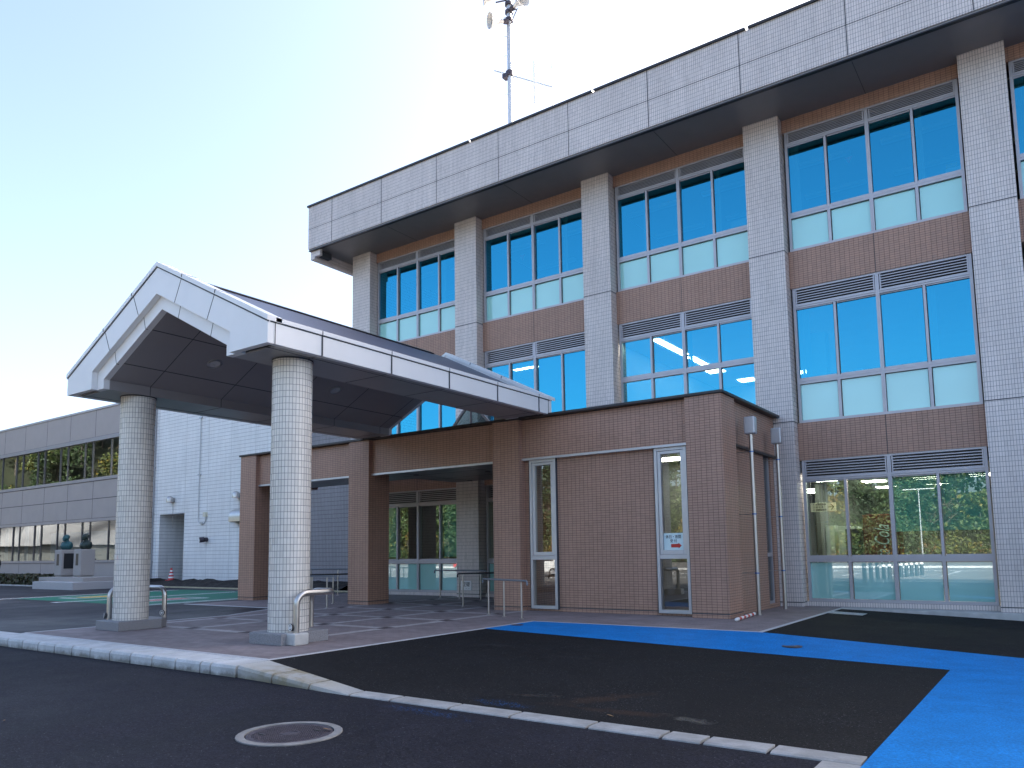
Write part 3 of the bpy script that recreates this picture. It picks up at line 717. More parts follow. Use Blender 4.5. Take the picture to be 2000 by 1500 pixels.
for (y0, y1, nm) in ((7.75, 7.87, 'front_gable'), (16.36, 16.48, 'rear_gable')):
    q = MB(); ring(q, o, i_, y0, y1); ga = q.build(nm, M['fascia'], K, bevel=.006)
    cpq = MB()
    for sgn in (-1, 1):                                       # pressed cap along the rake
        P = [(KC+sgn*(hw+.02), 5.375), (KC, 7.092), (KC, 7.18), (KC+sgn*(hw+.02), 5.463)]
        cpq.prism(P[::(1 if sgn < 0 else -1)], 'y', y0-.022, y1+.15)
    cpq.build('cap', M['fascia'], ga)
    sm = MB(); yj0, yj1 = (y0-.003, y0+.02) if nm == 'front_gable' else (y1-.02, y1+.003)
    for sgn in (-1, 1):
        sm.prism([(KC+sgn*(hw+.004), 5.352), (KC, 7.066), (KC, 7.092), (KC+sgn*(hw+.004), 5.378)][::(1 if sgn < 0 else -1)], 'y', yj0-.004, yj1)
        for xt, zt, xb, zb in ((.87, 6.70, .63, 6.24), (1.93, 6.17, 1.69, 5.71)):
            sm.prism([(KC+sgn*(xt-.009), zt+.03), (KC+sgn*(xt+.009), zt+.03), (KC+sgn*(xb+.009), zb), (KC+sgn*(xb-.009), zb)][::(1 if sgn < 0 else -1)], 'y', yj0, yj1)
    sm.build('joint', M['seam'], ga)
    cj = MB()
    for sgn in (-1, 1):
        for xt, zt in ((.87, 6.70), (1.93, 6.17)):
            cj.prism([(KC+sgn*(xt-.01), zt-.02), (KC+sgn*(xt+.01), zt-.03), (KC+sgn*(xt+.03), zt+.035), (KC+sgn*(xt+.01), zt+.045)][::(1 if sgn < 0 else -1)], 'y', y0-.026, y1+.155)
    cj.build('cap_joint', M['seam'], ga)
# recessed inner rim
_, i2 = gable(hw, 5.44, 7.15, 2.12, 5.2, 6.27)
oin = [(KC-2.50, 5.002), (KC-2.50, 5.38), (KC, 6.62), (KC+2.50, 5.38), (KC+2.50, 5.002)]
for (y0, y1) in ((7.872, 8.0), (16.23, 16.358)):
    q = MB(); ring(q, oin, i2, y0, y1); rm = q.build('inner_rim', M['fascia'], K, bevel=.004)
    sm = MB()
    for sgn in (-1, 1):
        for xt, zt, xb, zb in ((.66, 6.28, .57, 5.98), (1.72, 5.75, 1.63, 5.44)):
            sm.prism([(KC+sgn*(xt-.007), zt), (KC+sgn*(xt+.007), zt), (KC+sgn*(xb+.007), zb), (KC+sgn*(xb-.007), zb)][::(1 if sgn < 0 else -1)], 'y', y0-.003, y0+.05)
    sm.build('joint', M['seam'], rm)
# vaulted ceiling between the beams
v_ = MB(); n5 = i2[::-1]; oo = [(KC-2.2, 5.01), (KC-2.2, 5.26), (KC, 6.36), (KC+2.2, 5.26), (KC+2.2, 5.01)]
ring(v_, oo, i2, 8.0, 16.23); va = v_.build('ceiling', M['vault'], K)
sm = MB(); ys = [8.88+1.745*t for t in range(5)]
def slope_z(x): return 5.2+(2.12-abs(x-KC))*(6.27-5.2)/2.12
for sgn in (-1, 1):
    for t in (.55, 1.58):
        z = slope_z(KC+t); sm.prism([(KC+sgn*(t-.008), slope_z(KC+t-.008)-.004), (KC+sgn*(t+.008), slope_z(KC+t+.008)-.004), (KC+sgn*(t+.008), z+.05), (KC+sgn*(t-.008), z+.05)][::(1 if sgn > 0 else -1)], 'y', 8.0, 16.23)
    for y in ys:
        sm.prism([(KC+sgn*2.12, 5.196), (KC, 6.266), (KC, 6.30), (KC+sgn*2.14, 5.23)][::(1 if sgn > 0 else -1)], 'y', y-.007, y+.007)
        sm.box(KC+sgn*2.117, KC+sgn*2.15, y-.007, y+.007, 5.01, 5.2)
sm.build('joint', M['seam'], va)
for x, y in ((-14.863, 9.73), (-14.863, 13.22), (-12.72, 9.73), (-12.72, 13.22)):
    z = slope_z(x); sg = 1 if x < KC else -1
    rot = Matrix.Rotation(-math.atan(.505)*sg, 3, 'Y')
    q = MB()
    for prof, mm in (([(.155, -.022), (.155, 0), (.12, 0), (.12, -.022)], 0), ([(.12, -.012), (.001, -.013)], 1)):
        t = MB(); t.lathe(prof, (0, 0, 0), 28, caps=False); q.add([rot @ Vector(p)+Vector((x, y, z-.0)) for p in t.v], t.f, mm)
    q.build('downlight', [M['alu_light'], plain('frosted_lens', (.5, .5, .5), .3)], va, smooth=True)
# side beams: white fascia outside, grey underside
for sgn in (-1, 1):
    q = MB(); x0, x1 = KC+sgn*hw, KC+sgn*(hw-.12)
    q.box(x0, x1, 7.872, 16.358, 5.0, 5.44); sd = q.build('side_fascia', M['fascia'], K, bevel=.005)
    cpq = MB(); cpq.box(KC+sgn*(hw+.02), KC+sgn*(hw-.10), 7.9, 16.33, 5.378, 5.455); cpq.build('cap', M['fascia'], sd, bevel=.004)
    sm = MB(); X0, X1 = KC+sgn*(hw+.003), KC+sgn*(hw-.05); sm.box(X0, X1, 7.8, 16.4, 5.355, 5.378)
    for y in (7.9, 8.9, 10.64, 12.39, 14.13, 15.88, 16.33): sm.box(KC+sgn*(hw+.022 if 8 < y < 16.3 else hw+.003), X1, y-.009, y+.009, 5.0, 5.45)
    sm.build('joint', M['seam'], sd)
    q = MB(); q.box(KC+sgn*(hw-.12), KC+sgn*2.125, 8.0, 16.23, 5.004, 5.03); ub = q.build('beam_soffit', M['beam_soffit'], K)
    sm = MB(); sm.box(KC+sgn*(hw-.26), KC+sgn*(hw-.275), 7.88, 16.3, 5.0, 5.01)
    for y in ys: sm.box(KC+sgn*(hw-.12), KC+sgn*2.13, y-.006, y+.006, 4.9995, 5.01)
    sm.build('joint', M['seam'], ub)
# metal roof
rt = NT('seamed_metal_roof'); x, y, z = rt.xyz()
gz_ = rt.math('LESS_THAN', rt.math('FRACT', rt.math('DIVIDE', rt.math('ADD', x, 50.), .30)), .06)
rt.set(Base_Color=rt.mix(gz_, (.085, .092, .135), (.05, .055, .085)), Roughness=.42, Metallic=.35); rt.bump(gz_, .5, .01)
q = MB()
for sgn in (-1, 1):
    P = [(KC+sgn*(hw-.06), 5.30), (KC, 6.98), (KC, 7.03), (KC+sgn*(hw-.06), 5.36)]
    q.prism(P[::(1 if sgn < 0 else -1)], 'y', 8.02, 16.34)
ro = q.build('roof', rt.m, K)
q = MB(); q.prism([(KC-.13, 6.985), (KC+.13, 6.985), (KC+.13, 7.0), (KC, 7.065), (KC-.13, 7.0)], 'y', 8.03, 15.7); q.build('ridge_cap', M['coping'], ro)
# round columns with granite plinths
for (cx, cyy, r), mt in ((RC1, 'round_tile_a'), (RC2, 'round_tile_b')):
    q = MB(); q.lathe([(r, .18), (r, 5.01)], (cx, cyy, 0), 72)
    co = q.build('column', M[mt], K, smooth=True)
    q = MB(); q.lathe([(r+.012, 0), (r+.012, .03), (r-.02, .03)], (cx, cyy, 4.975), 48, caps=False); q.build('collar', M['seam'], co)
    q = MB()
    if cx > -12: q.box(cx-.43, cx+.43, cyy-.49, cyy+.53, 0, .195)
    else: q.prism([(cx-.42, cyy-.52), (cx+.5, cyy-.52), (cx+.5, cyy+.42), (cx+.25, cyy+.68), (cx-.42, cyy+.68)], 'z', 0, .195)
    q.build('column_plinth', M['granite'], co, bevel=.012)
for a, b in PX[1:3]:
    q = MB(); q.box(a+.03, b-.01, 16.42, 17.05, 5.03, 5.0+.21 if False else 5.2); 
    q = MB(); q.box(a+.02, b-.02, 16.40, 17.1, 5.03, 5.35); q.build('bearing_block', M['beam_soffit'], K)
#@@PART2
# ================================================================== OLDER WINGS ON THE LEFT
WY = 24.9
M['wing_frame'] = plain('dark_window_frame', (.11, .11, .125), .45, .3)
Wg = thing('panelled_wing', 'two storey taupe panelled office wing with ribbon windows', 'building', (-58, 24.9, 0))
X0, X1 = -82.0, -43.3
JX = [-51.1-3.42*t for t in range(-2, 10)]
wm = MB()
for z0, z1 in ((9.44, 11.22), (4.10, 6.50), (-.1, 1.2)): wm.box(X0, X1, WY, WY+.3, z0, z1)
wo = wm.build('cladding', M['wing_panel'], Wg)
jm = MB()
for z0, z1 in ((9.44, 11.22), (4.10, 6.50), (.0, 1.2)):
    for x in JX:
        if x < X1-.2: jm.box(x-.016, x+.016, WY-.004, WY+.1, z0, z1)
jm.box(X0, X1, WY-.004, WY+.1, 5.33, 5.37); jm.build('joint', M['seam'], wo)
tm = MB()
for z0, z1 in ((9.16, 9.41), (6.53, 6.73), (3.87, 4.07), (1.22, 1.38)): tm.box(X0, X1, WY-.05, WY+.25, z0, z1)
tm.build('window_trim', plain('grey_window_trim', (.33, .31, .33), .45, .3, .04), Wg)
tm = MB()
for z in (9.42, 6.51, 4.08, 1.205): tm.box(X0, X1, WY-.03, WY+.2, z-.012, z+.012)
tm.build('shadow_joint', M['seam'], Wg)
cp = MB(); cp.box(X0, X1, WY-.06, WY+.5, 11.22, 11.36); cp.build('coping', M['alu'], Wg, bevel=.01)
for zz0, zz1 in ((6.73, 9.16), (1.38, 3.87)):
    fr = MB(); gl = MB(); xs = []
    for x in JX+[X0]:
        xs += [x-.36+.05, x-.36-1.0]
    xs = sorted([x for x in xs if X0 < x < X1-.1]+[X0+.05, X1-.05])
    for x in xs: fr.box(x-.026, x+.026, WY+.03, WY+.14, zz0, zz1)
    win = fr.build('ribbon_window', M['wing_frame'], Wg)
    for a, b in zip(xs, xs[1:]): pane(gl, a, b, zz0, zz1, WY+.09, .004)
    gl.build('glass', M['glass_clear'], win)
rm_ = MB(); rm_.box(X0, X1, WY+.3, 40, 10.9, 11.1); rm_.box(X0, X1, 39.8, 40, 0, 10.9); rm_.box(X0, X0+.2, WY+.3, 39.8, 0, 10.9)
rm_.box(X0+.2, X1-.3, WY+.31, 39.8, 4.9, 5.3); rm_.build('roof', M['dark_int'], Wg)
M['curtain'] = plain('pale_blue_curtain', (.4, .5, .55), .8)
for x, wd in ((-64.9, .5), (-63.2, .9), (-61.6, .5), (-59.8, .35)):
    cu_ = MB()
    for t in range(int(wd/.08)): cu_.box(x+t*.08, x+t*.08+.05, WY+.42+.03*(t % 2), WY+.44+.03*(t % 2), 1.39, 3.86)
    cu_.build('curtain', M['curtain'], Wg)
bl_ = MB()
for t in range(26): bl_.box(-57.3, -45.0, WY+.30, WY+.33, 1.45+t*.07, 1.50+t*.07)
bl_.build('slat_blind', plain('grey_blue_blind', (.3, .36, .42), .6), Wg)

Wh = thing('white_tiled_building', 'tall white ribbed tile wall of old building behind the entrance', 'building', (-36, 24.6, 0))
RX0, RX1, RZ1 = -42.55, -40.05, 3.97
q = MB()
q.box(-43.25, RX0, 24.6, 26.2, -.2, 11.3); q.box(RX1, -32.4, 24.6, 26.2, -.2, 11.3); q.box(RX0, RX1, 24.6, 26.2, RZ1, 11.3); 
wa = q.build('wall', M['old_tile'], Wh)
q = MB(); q.box(RX0-.1, RX1+.1, 28.4, 28.6, -.2, RZ1+.1); q.box(RX0-.2, RX0-.02, 26.2, 28.4, -.2, RZ1+.1); q.box(RX1+.02, RX1+.2, 26.2, 28.4, -.2, RZ1+.1); q.box(RX0-.1, RX1+.1, 26.2, 28.4, RZ1+.02, RZ1+.1); q.build('recess', M['shaded_tile'], Wh)  # darker tile puts the shade of the recess into its colour
q = MB()
for x in (-42.9, -40.02, -37.86, -35.8, -33.7): q.box(x-.012, x+.012, 24.597, 24.7, .3, 11.3)
q.build('seam', plain('pale_seam', (.5, .5, .5), .7), wa)
q = MB(); q.box(-32.38, -22.3, 24.55, 26.2, -.2, 9.5); q.build('end_wall', M['shaded_tile'], Wh)  # same wall carried on, canopy shade put into the tile colour
q = MB(); q.box(-43.3, -32.3, 24.5, 26.3, 11.3, 11.42); q.build('coping', M['alu'], Wh)
q = MB(); q.tube([(-43.27, 24.5, 0), (-43.27, 24.5, 11.2)], .11, 12)
for z in (1.2, 4.0, 6.7, 9.4): q.tube([(-43.27, 24.5, z), (-43.27, 24.5, z+.1)], .15, 12)
q.build('downpipe', plain('grey_downpipe', (.42, .43, .45), .5), Wh, smooth=True)
# fittings on the white wall
def hood(name, label, x, z, r, y=24.6):
    t = thing(name, label, 'vent', (x, y, z), 'round vent hoods on the white wall')
    q = MB(); pr = [(r, -.5*r), (r*1.02, .3*r), (r*.9, .8*r), (r*.6, 1.12*r), (r*.2, 1.28*r), (.002, 1.3*r)]
    q.lathe(pr, (x, y-r*1.05, z), 20, caps=False); q.lathe([(r*.95, -.48*r), (.01, -.48*r)], (x, y-r*1.05, z), 20, caps=False)
    q.box(x-r*.8, x+r*.8, y-r*.9, y-.001, z-.45*r, z+.7*r)
    q.build('cowl', M['steel'], t, smooth=True)
    q = MB(); q.box(x-.012, x+.012, y-.012, y-.001, z-1.6, z-.6*r); q.build('rust_streak', plain('rust_streak', (.30, .26, .24), .8), t)
hood('vent_hood', 'small domed steel vent hood above the door recess', -41.2, 4.72, .2)
hood('vent_hood', 'small domed steel vent hood beside the brown post', -35.0, 4.65, .2)
t = thing('exhaust_hood', 'large rounded stainless exhaust hood on white wall beside brown post', 'vent', (-34.9, 24.6, 3.6))
q = MB(); P = [(24.6, 3.3), (24.6, 3.98)]+[(24.6-.42*math.sin(a)-.0, 3.56+.42*math.cos(a)) for a in [R(d_) for d_ in (10, 30, 50, 70, 90)]]+[(24.18, 3.3)]
q.prism(P, 'x', -35.3, -34.3); q.build('cowl', M['steel'], t, smooth=True)
q = MB(); q.box(-35.25, -34.35, 24.22, 24.58, 3.27, 3.3); q.build('grille', M['black'], t)
t = thing('wall_camera', 'small round dark camera housing low on the white wall', 'camera', (-37.8, 24.5, 2.43))
q = MB(); q.tube([(-37.8, 24.6, 2.43), (-37.8, 24.42, 2.43)], .12, 14); q.tube([(-37.8, 24.42, 2.43), (-37.9, 24.2, 2.40)], .15, 14); q.build('housing', M['iron'], t, smooth=True)
q = MB(); q.tube([(-37.9, 24.21, 2.40), (-37.905, 24.185, 2.398)], .1, 14); q.build('lens', M['white'], t, smooth=True)
q = MB(); q.tube([(-38.62, 24.55, 11.2), (-38.62, 24.55, 4.0)], .022, 8); q.tube(arc_path([(-38.62, 24.55, 4.0), (-38.62, 24.55, 3.3), (-37.93, 24.55, 3.3), (-37.93, 24.55, 3.75)], .3), .022, 8)
q.box(-38.72, -38.52, 24.5, 24.6, 9.2, 9.3); q.box(-38.72, -38.52, 24.5, 24.6, 6.0, 6.08); q.box(-38.34, -38.2, 24.5, 24.6, 3.26, 3.38)
co = q.build('cable_conduit', M['mast'], None, loc=(-38.6, 24.55, 3.3)); co['label'] = 'thin grey cable conduit with looped end on white wall'; co['category'] = 'conduit'
q = MB(); q.box(-38.05, -37.82, 24.46, 24.6, 3.68, 3.92); q.build('junction_box', M['sign_cream'], co)
# cone and sloping ramp board at the door recess
t = thing('traffic_cone', 'red and white banded traffic cone in the wall recess', 'cone', (-40.5, 24.3, .2))
q = MB(); zc, rc = [], []
for a in range(8):
    z0, z1 = .25+.62*a/7, .25+.62*(a+1)/7
    r0, r1 = .17-.12*a/7, .17-.12*(a+1)/7
    if a < 7: q.lathe([(r0, z0), (r1, z1)], (-40.5, 24.2, 0), 20, m=a % 2, caps=False)
q.lathe([(.052, .87), (.05, .90), (.002, .905)], (-40.5, 24.2, 0), 20, caps=False)
q.build('cone_body', [M['cone_red'], M['white']], t, smooth=True)
q = MB(); q.box(-40.72, -40.28, 23.98, 24.42, .2, .25); q.build('base', M['cone_red'], t, bevel=.01)
q = MB(); q.prism([(-44.2, .02), (-39.9, .02), (-39.9, .34), (-42.0, .22), (-44.2, .07)], 'y', 22.6, 23.3)
ra = q.build('ramp', plain('dark_rubber_ramp', (.028, .026, .026), .6, 0, .25, 3), None, loc=(-42, 23, 0)); ra['label'] = 'dark sloping ramp board at the door recess'; ra['category'] = 'ramp'

# statues -------------------------------------------------------------
pl = thing('memorial_plinth', 'stepped pale granite platform under the two statues', 'plinth', (-41, 19.5, 0))
q = MB(); q.box(-42.9, -38.65, 18.08, 20.9, -.02, .36); q.build('slab', M['granite_pale'], pl, bevel=.015)
q = MB(); q.box(-44.0, -42.95, 18.6, 20.9, -.02, .3); q.build('side_slab', M['granite_pale'], pl, bevel=.015)
q = MB(); q.box(-43.9, -42.0, 18.8, 20.6, .361, .55); q.box(-41.9, -39.1, 18.75, 20.7, .361, .56); q.build('step', M['granite_warm'], pl, bevel=.012)
def bust(name, label, xr, mat, plaque):
    x0, x1, y0, y1, zt = xr-.78, xr, 19.4, 20.12, 1.97
    t = thing(name, label, 'statue', ((x0+x1)/2, (y0+y1)/2, .55), 'busts on granite pedestals')
    q = MB(); q.box(x0, x1, y0, y1, .62, zt); pd = q.build('pedestal', M['granite_warm'], t, bevel=.03)
    q = MB(); q.box(x0+.06, x1-.06, y0+.06, y1-.06, .56, .62); q.build('pedestal_foot', M['granite_warm'], t)
    q = MB(); q.box(x0+.27, x1-.27, y0-.012, y0, 1.15, 1.75); q.build('name_plate', M['black'], pd)
    if plaque: q = MB(); q.box(x1, x1+.012, y0+.12, y1-.08, .98, 1.78); q.build('inscription_plate', M['black'], pd)
    cx, cy_ = (x0+x1)/2, (y0+y1)/2+.02; q = MB(); zb = zt
    q.ell((cx, cy_-.03, zb+.63), (.118, .15, .165)); q.ell((cx, cy_+.04, zb+.685), (.125, .14, .13))        # skull
    q.ell((cx, cy_-.175, zb+.60), (.024, .04, .035)); q.ell((cx, cy_-.11, zb+.525), (.08, .08, .065)); q.ell((cx, cy_-.15, zb+.655), (.07, .03, .022))
    for s_ in (-1, 1): q.ell((cx+s_*.12, cy_+.02, zb+.61), (.02, .035, .05))
    q.tube([(cx, cy_+.06, zb+.30), (cx, cy_+.02, zb+.55)], [.12, .095], 14)
    q.ell((cx, cy_+.05, zb+.23), (.29, .21, .25)); q.ell((cx, cy_-.04, zb+.18), (.24, .22, .22)); q.tube([(cx, cy_+.02, zb-.01), (cx, cy_+.02, zb+.12)], [.19, .23], 16)
    for s_ in (-1, 1): q.ell((cx+s_*.24, cy_+.07, zb+.22), (.12, .17, .22)); q.tube([(cx+s_*.12, cy_-.12, zb+.42), (cx+s_*.04, cy_-.25, zb+.16)], [.035, .04], 8)
    b = q.build('bust', mat, t, smooth=True); b.modifiers.clear()
    md = b.modifiers.new('fuse', 'REMESH'); md.mode = 'VOXEL'; md.voxel_size = .016; md.use_smooth_shade = True
    md = b.modifiers.new('soften', 'SMOOTH'); md.iterations = 3
bust('bust_statue', 'green patinated bust on pedestal with a large inscription plate', -42.82, M['bronze_green'], True)
bust('bust_statue', 'dark bronze bust on the plain granite pedestal nearer the canopy', -40.75, M['bronze_dark'], False)

# clipped hedge
def leaves(mb, n, fn, size, seed, mats=1):
    rnd = np.random.RandomState(seed)
    for _ in range(n):
        p, nn = fn(rnd); a = Vector(rnd.normal(size=3)).normalized(); nn = (Vector(nn)+a*.9).normalized()
        t = nn.cross(a).normalized(); b = nn.cross(t); s = size*(.6+.8*rnd.rand())
        p = Vector(p); mb.add([p-t*s-b*s*.5, p+t*s-b*s*.5, p+t*s*.6+b*s*.6, p-t*s*.6+b*s*.6], [(0, 1, 2, 3)], rnd.randint(mats))
hm = [plain('hedge_leaf_dark', (.035, .045, .018), .6, 0, .3, 9), plain('hedge_leaf_olive', (.06, .06, .022), .6, 0, .3, 9), plain('hedge_leaf_brown', (.055, .042, .022), .6, 0, .3, 9)]
h = MB()
def hf(r):
    f = r.randint(3); x = -76+r.rand()*31.9
    if f == 0: return (x, 20.0+.05*r.randn(), .05+r.rand()*.5), (0, -1, .2)
    if f == 1: return (x, 20.0+r.rand()*1.5, .56+.035*r.randn()), (0, 0, 1)
    return (x, 20.0+r.rand()*.3, .3+.2*r.rand()), (0, -1, .6)
leaves(h, 9000, hf, .075, 5, 3)
h.box(-76, -44.2, 20.08, 21.4, .0, .5)
ho = h.build('hedge', hm, None, loc=(-60, 20.7, 0)); ho['label'] = 'low clipped dark hedge in front of the panelled wing'; ho['category'] = 'hedge'
q = MB(); q.box(-78, -44.0, 19.6, 19.75, -.1, .06); q.build('hedge_kerb', M['concrete'], kind='structure')

# ================================================================== MAST ON THE ROOF
mt = thing('radio_mast', 'tall galvanised roof mast with horn loudspeakers and antenna', 'mast', (-16.78, 24, 13.6))
q = MB(); q.tube([(-16.78, 24, 13.6), (-16.78, 24, 26.0)], .10, 18); q.build('pole', M['mast'], mt, smooth=True)
for z in np.arange(15.8, 25.8, .42):
    s_ = 1 if int(round(z/.42)) % 2 else -1; MB().tube([(-16.78, 24, z), (-16.78+s_*.24, 23.93, z)], .011, 6).build('step_bolt', M['mast'], mt)
def horn(c, d, L=.62, r=.31):
    d = Vector(d).normalized(); rot = d.to_track_quat('Z', 'Y').to_matrix(); t = MB(); o_ = MB()
    prof = [(.07, 0), (.085, .12), (.12, .25), (.18, .40), (.26, .52), (r, .58), (r*1.03, L), (r*.94, L-.02), (.14, .26), (.03, .12)]
    t.lathe(prof, (0, 0, 0), 26, caps=False); o_.add([rot @ Vector(p)+Vector(c) for p in t.v], t.f)
    ho_ = o_.build('loudspeaker', M['horn'], mt, smooth=True)
    t = MB(); t.lathe([(.002, -.2), (.10, -.2), (.11, -.05), (.075, .02)], (0, 0, 0), 18, caps=False); o2 = MB(); o2.add([rot @ Vector(p)+Vector(c) for p in t.v], t.f); o2.build('driver', M['iron'], ho_, smooth=True)
horn((-16.42, 23.85, 23.55), (1.0, -.35, -.04)); horn((-17.15, 23.8, 24.28), (-.9, -.75, -.06)); horn((-16.86, 23.72, 23.02), (-.62, -.95, -.22), .62, .3)
q = MB(); q.tube([(-16.78, 24, 23.6), (-16.3, 23.8, 23.35)], .03, 8); q.tube([(-16.78, 24, 22.9), (-16.25, 23.85, 23.4)], .02, 8); q.tube([(-16.78, 24, 24.1), (-17.3, 23.8, 24.1)], .03, 8)
for z in (23.2, 23.55, 23.9, 24.2): q.tube([(-16.78, 24, z-.06), (-16.78, 24, z+.06)], .165, 16)
q.tube([(-16.78, 24, 20.75), (-16.78, 24, 20.95)], .17, 16); q.box(-17.06, -16.78, 23.85, 24.1, 20.7, 20.88)
q.build('bracket', M['iron'], mt, smooth=True)
q = MB(); q.tube([(-17.547, 24, 21.303), (-14.786, 24, 19.528)], .028, 8); an = q.build('antenna_boom', M['mast'], mt)
for x, z0, z1, r_ in ((-16.41, 19.53, 21.7, .018), (-15.58, 19.1, 20.9, .055), (-14.76, 18.68, 20.47, .03)):
    q = MB(); q.tube([(x, 24, z0), (x, 24, z1)], r_, 10); q.build('antenna_element', M['white'], an, smooth=True)

# ================================================================== RAILS, GUARDS, PIPES
def rail(label, pts_x0, pts_x1, posts, h0=.86, hand=True, topmat='rail_top'):
    a, b = Vector((*pts_x0, 0)), Vector((*pts_x1, 0)); d = (b-a).normalized()
    t = thing('handrail', label, 'handrail', tuple(a.lerp(b, .5)), 'handrails by the entrance')
    q = MB(); up = Vector((0, 0, h0))
    q.tube(arc_path([a+up-Vector((0, 0, .10)), a+up, b+up, b+up-Vector((0, 0, .10))], .05, 5), .023, 12)
    q.build('rail', M[topmat], t, smooth=True)
    for f in posts:
        p = a.lerp(b, f); q = MB(); q.tube([p, p+up*.93], .021, 12); q.tube([p+up*.9, p+up], .013, 10); q.lathe([(.055, 0), (.055, .006), (.03, .02), (.022, .022)], tuple(p+Vector((0, 0, .003))), 16); q.build('post', M['steel'], t, smooth=True)
rail('handrail with three posts nearest the blue lane', (-11.62, 15.13), (-9.72, 14.28), (.14, .5, .88))
rail('dark topped handrail between tiled column and brown post', (-13.75, 16.75), (-12.0, 18.6), (.06, .62, .97), .93, True, 'black')
rail('handrail in front of the cornerstone column', (-17.35, 19.9), (-14.8, 19.45), (.12, .5, .9), .93)
rail('short pale handrail just right of the front round column', (-17.75, 14.64), (-16.75, 14.98), (.22, .74), .9)
rail('second handrail left of the middle brown post with dark top', (-18.75, 15.55), (-18.05, 16.95), (.14, .55, .92), .9, True, 'black')
rail('far handrail half hidden behind the middle brown post', (-23.1, 19.25), (-20.4, 20.2), (.06, .45, .85), .98)

def guard(name, label, pts, r, feet, refl, bend=.16):
    t = thing(name, label, 'column guard', tuple(Vector(pts[0])), 'stainless column guards')
    q = MB(); q.tube(arc_path(pts, bend, 10), r, 18); q.build('bent_tube', M['steel'], t, smooth=True)
    for (x0, x1, y0, y1, z1) in feet: q = MB(); q.box(x0, x1, y0, y1, 0.002, z1); q.build('concrete_foot', M['concrete'], t, bevel=.02)
    for (p, d) in refl:
        d = Vector(d).normalized(); p = Vector(p); q = MB(); q.tube([p, p+d*.03], .062, 22); rf_ = q.build('reflector', M['black'], t, smooth=True)
        q = MB(); ring_ = MB(); u_ = d.cross(Vector((0, 0, 1))).normalized(); v_2 = u_.cross(d)
        pts_ = [p+d*.032+(u_*math.cos(2*math.pi*k_/24)+v_2*math.sin(2*math.pi*k_/24))*.05 for k_ in range(25)]
        q.tube(pts_, .007, 6, False); q.build('rim', M['white'], rf_); q = MB(); q.tube([p+d*.03, p+d*.036], .028, 16); q.build('disc', M['white'], rf_, smooth=True)
guard('column_guard', 'bent stainless guard hugging the front round column', [(-10.58, 8.60, .2), (-10.58, 8.60, .86), (-10.50, 9.40, .86), (-11.25, 9.47, .86), (-11.25, 9.47, .2)], .052,
      [(-10.73, -10.43, 8.45, 8.75, .2)], [((-10.63, 8.55, .29), (-.15, -1, 0))], .2)
guard('column_guard', 'bent stainless guard around the rear round column', [(-16.77, 8.62, .19), (-16.77, 8.62, .84), (-16.83, 9.40, .84), (-16.06, 9.46, .84), (-16.06, 9.46, .19)], .05,
      [], [((-16.80, 8.57, .27), (-.5, -1, 0)), ((-16.03, 9.41, .30), (.3, -1, 0))], .18)

def downpipe(label, y, top):
    x = -5.645; t = thing('downpipe', label, 'downpipe', (x, y, 0), 'stainless downpipes')
    q = MB(); q.tube([(x, y, .0), (x, y, top-.38)], .047, 18); q.tube([(x, y, .0), (x, y, .03)], .062, 18); q.build('pipe', M['steel'], t, smooth=True)
    q = MB(); q.box(x-.13, x+.13, y-.1, y+.1, top-.41, top+.0); q.build('hopper', M['alu_light'], t, bevel=.03)
    for z in (.95, 2.3, 3.75):
        q = MB(); q.tube([(x, y, z-.015), (x, y, z+.015)], .053, 16); cl = q.build('clamp', M['blue_metal'], t, smooth=True)
        q = MB(); q.tube([(x, y, z), (-6.03, y, z)], .008, 6); q.build('arm', M['steel'], cl)
downpipe('tall stainless downpipe nearer the corner of the entrance hall', 17.65, 4.57)
downpipe('tall stainless downpipe nearer the main facade', 19.72, 4.56)
t = thing('striped_pole', 'short red and white striped pole lying on the paving', 'pole', (-5.6, 16.7, .03))
a, b = Vector((-5.55, 15.85, .045)), Vector((-5.69, 17.45, .045))
for k_ in range(9):
    q = MB(); q.tube([a.lerp(b, k_/9), a.lerp(b, (k_+1)/9)], .036, 14); q.build('band', M['red'] if k_ % 2 else M['white'], t, smooth=True)
q = MB(); q.tube([a-(b-a)*.05, a], [.012, .03], 12); q.build('tip', M['white'], t, smooth=True)

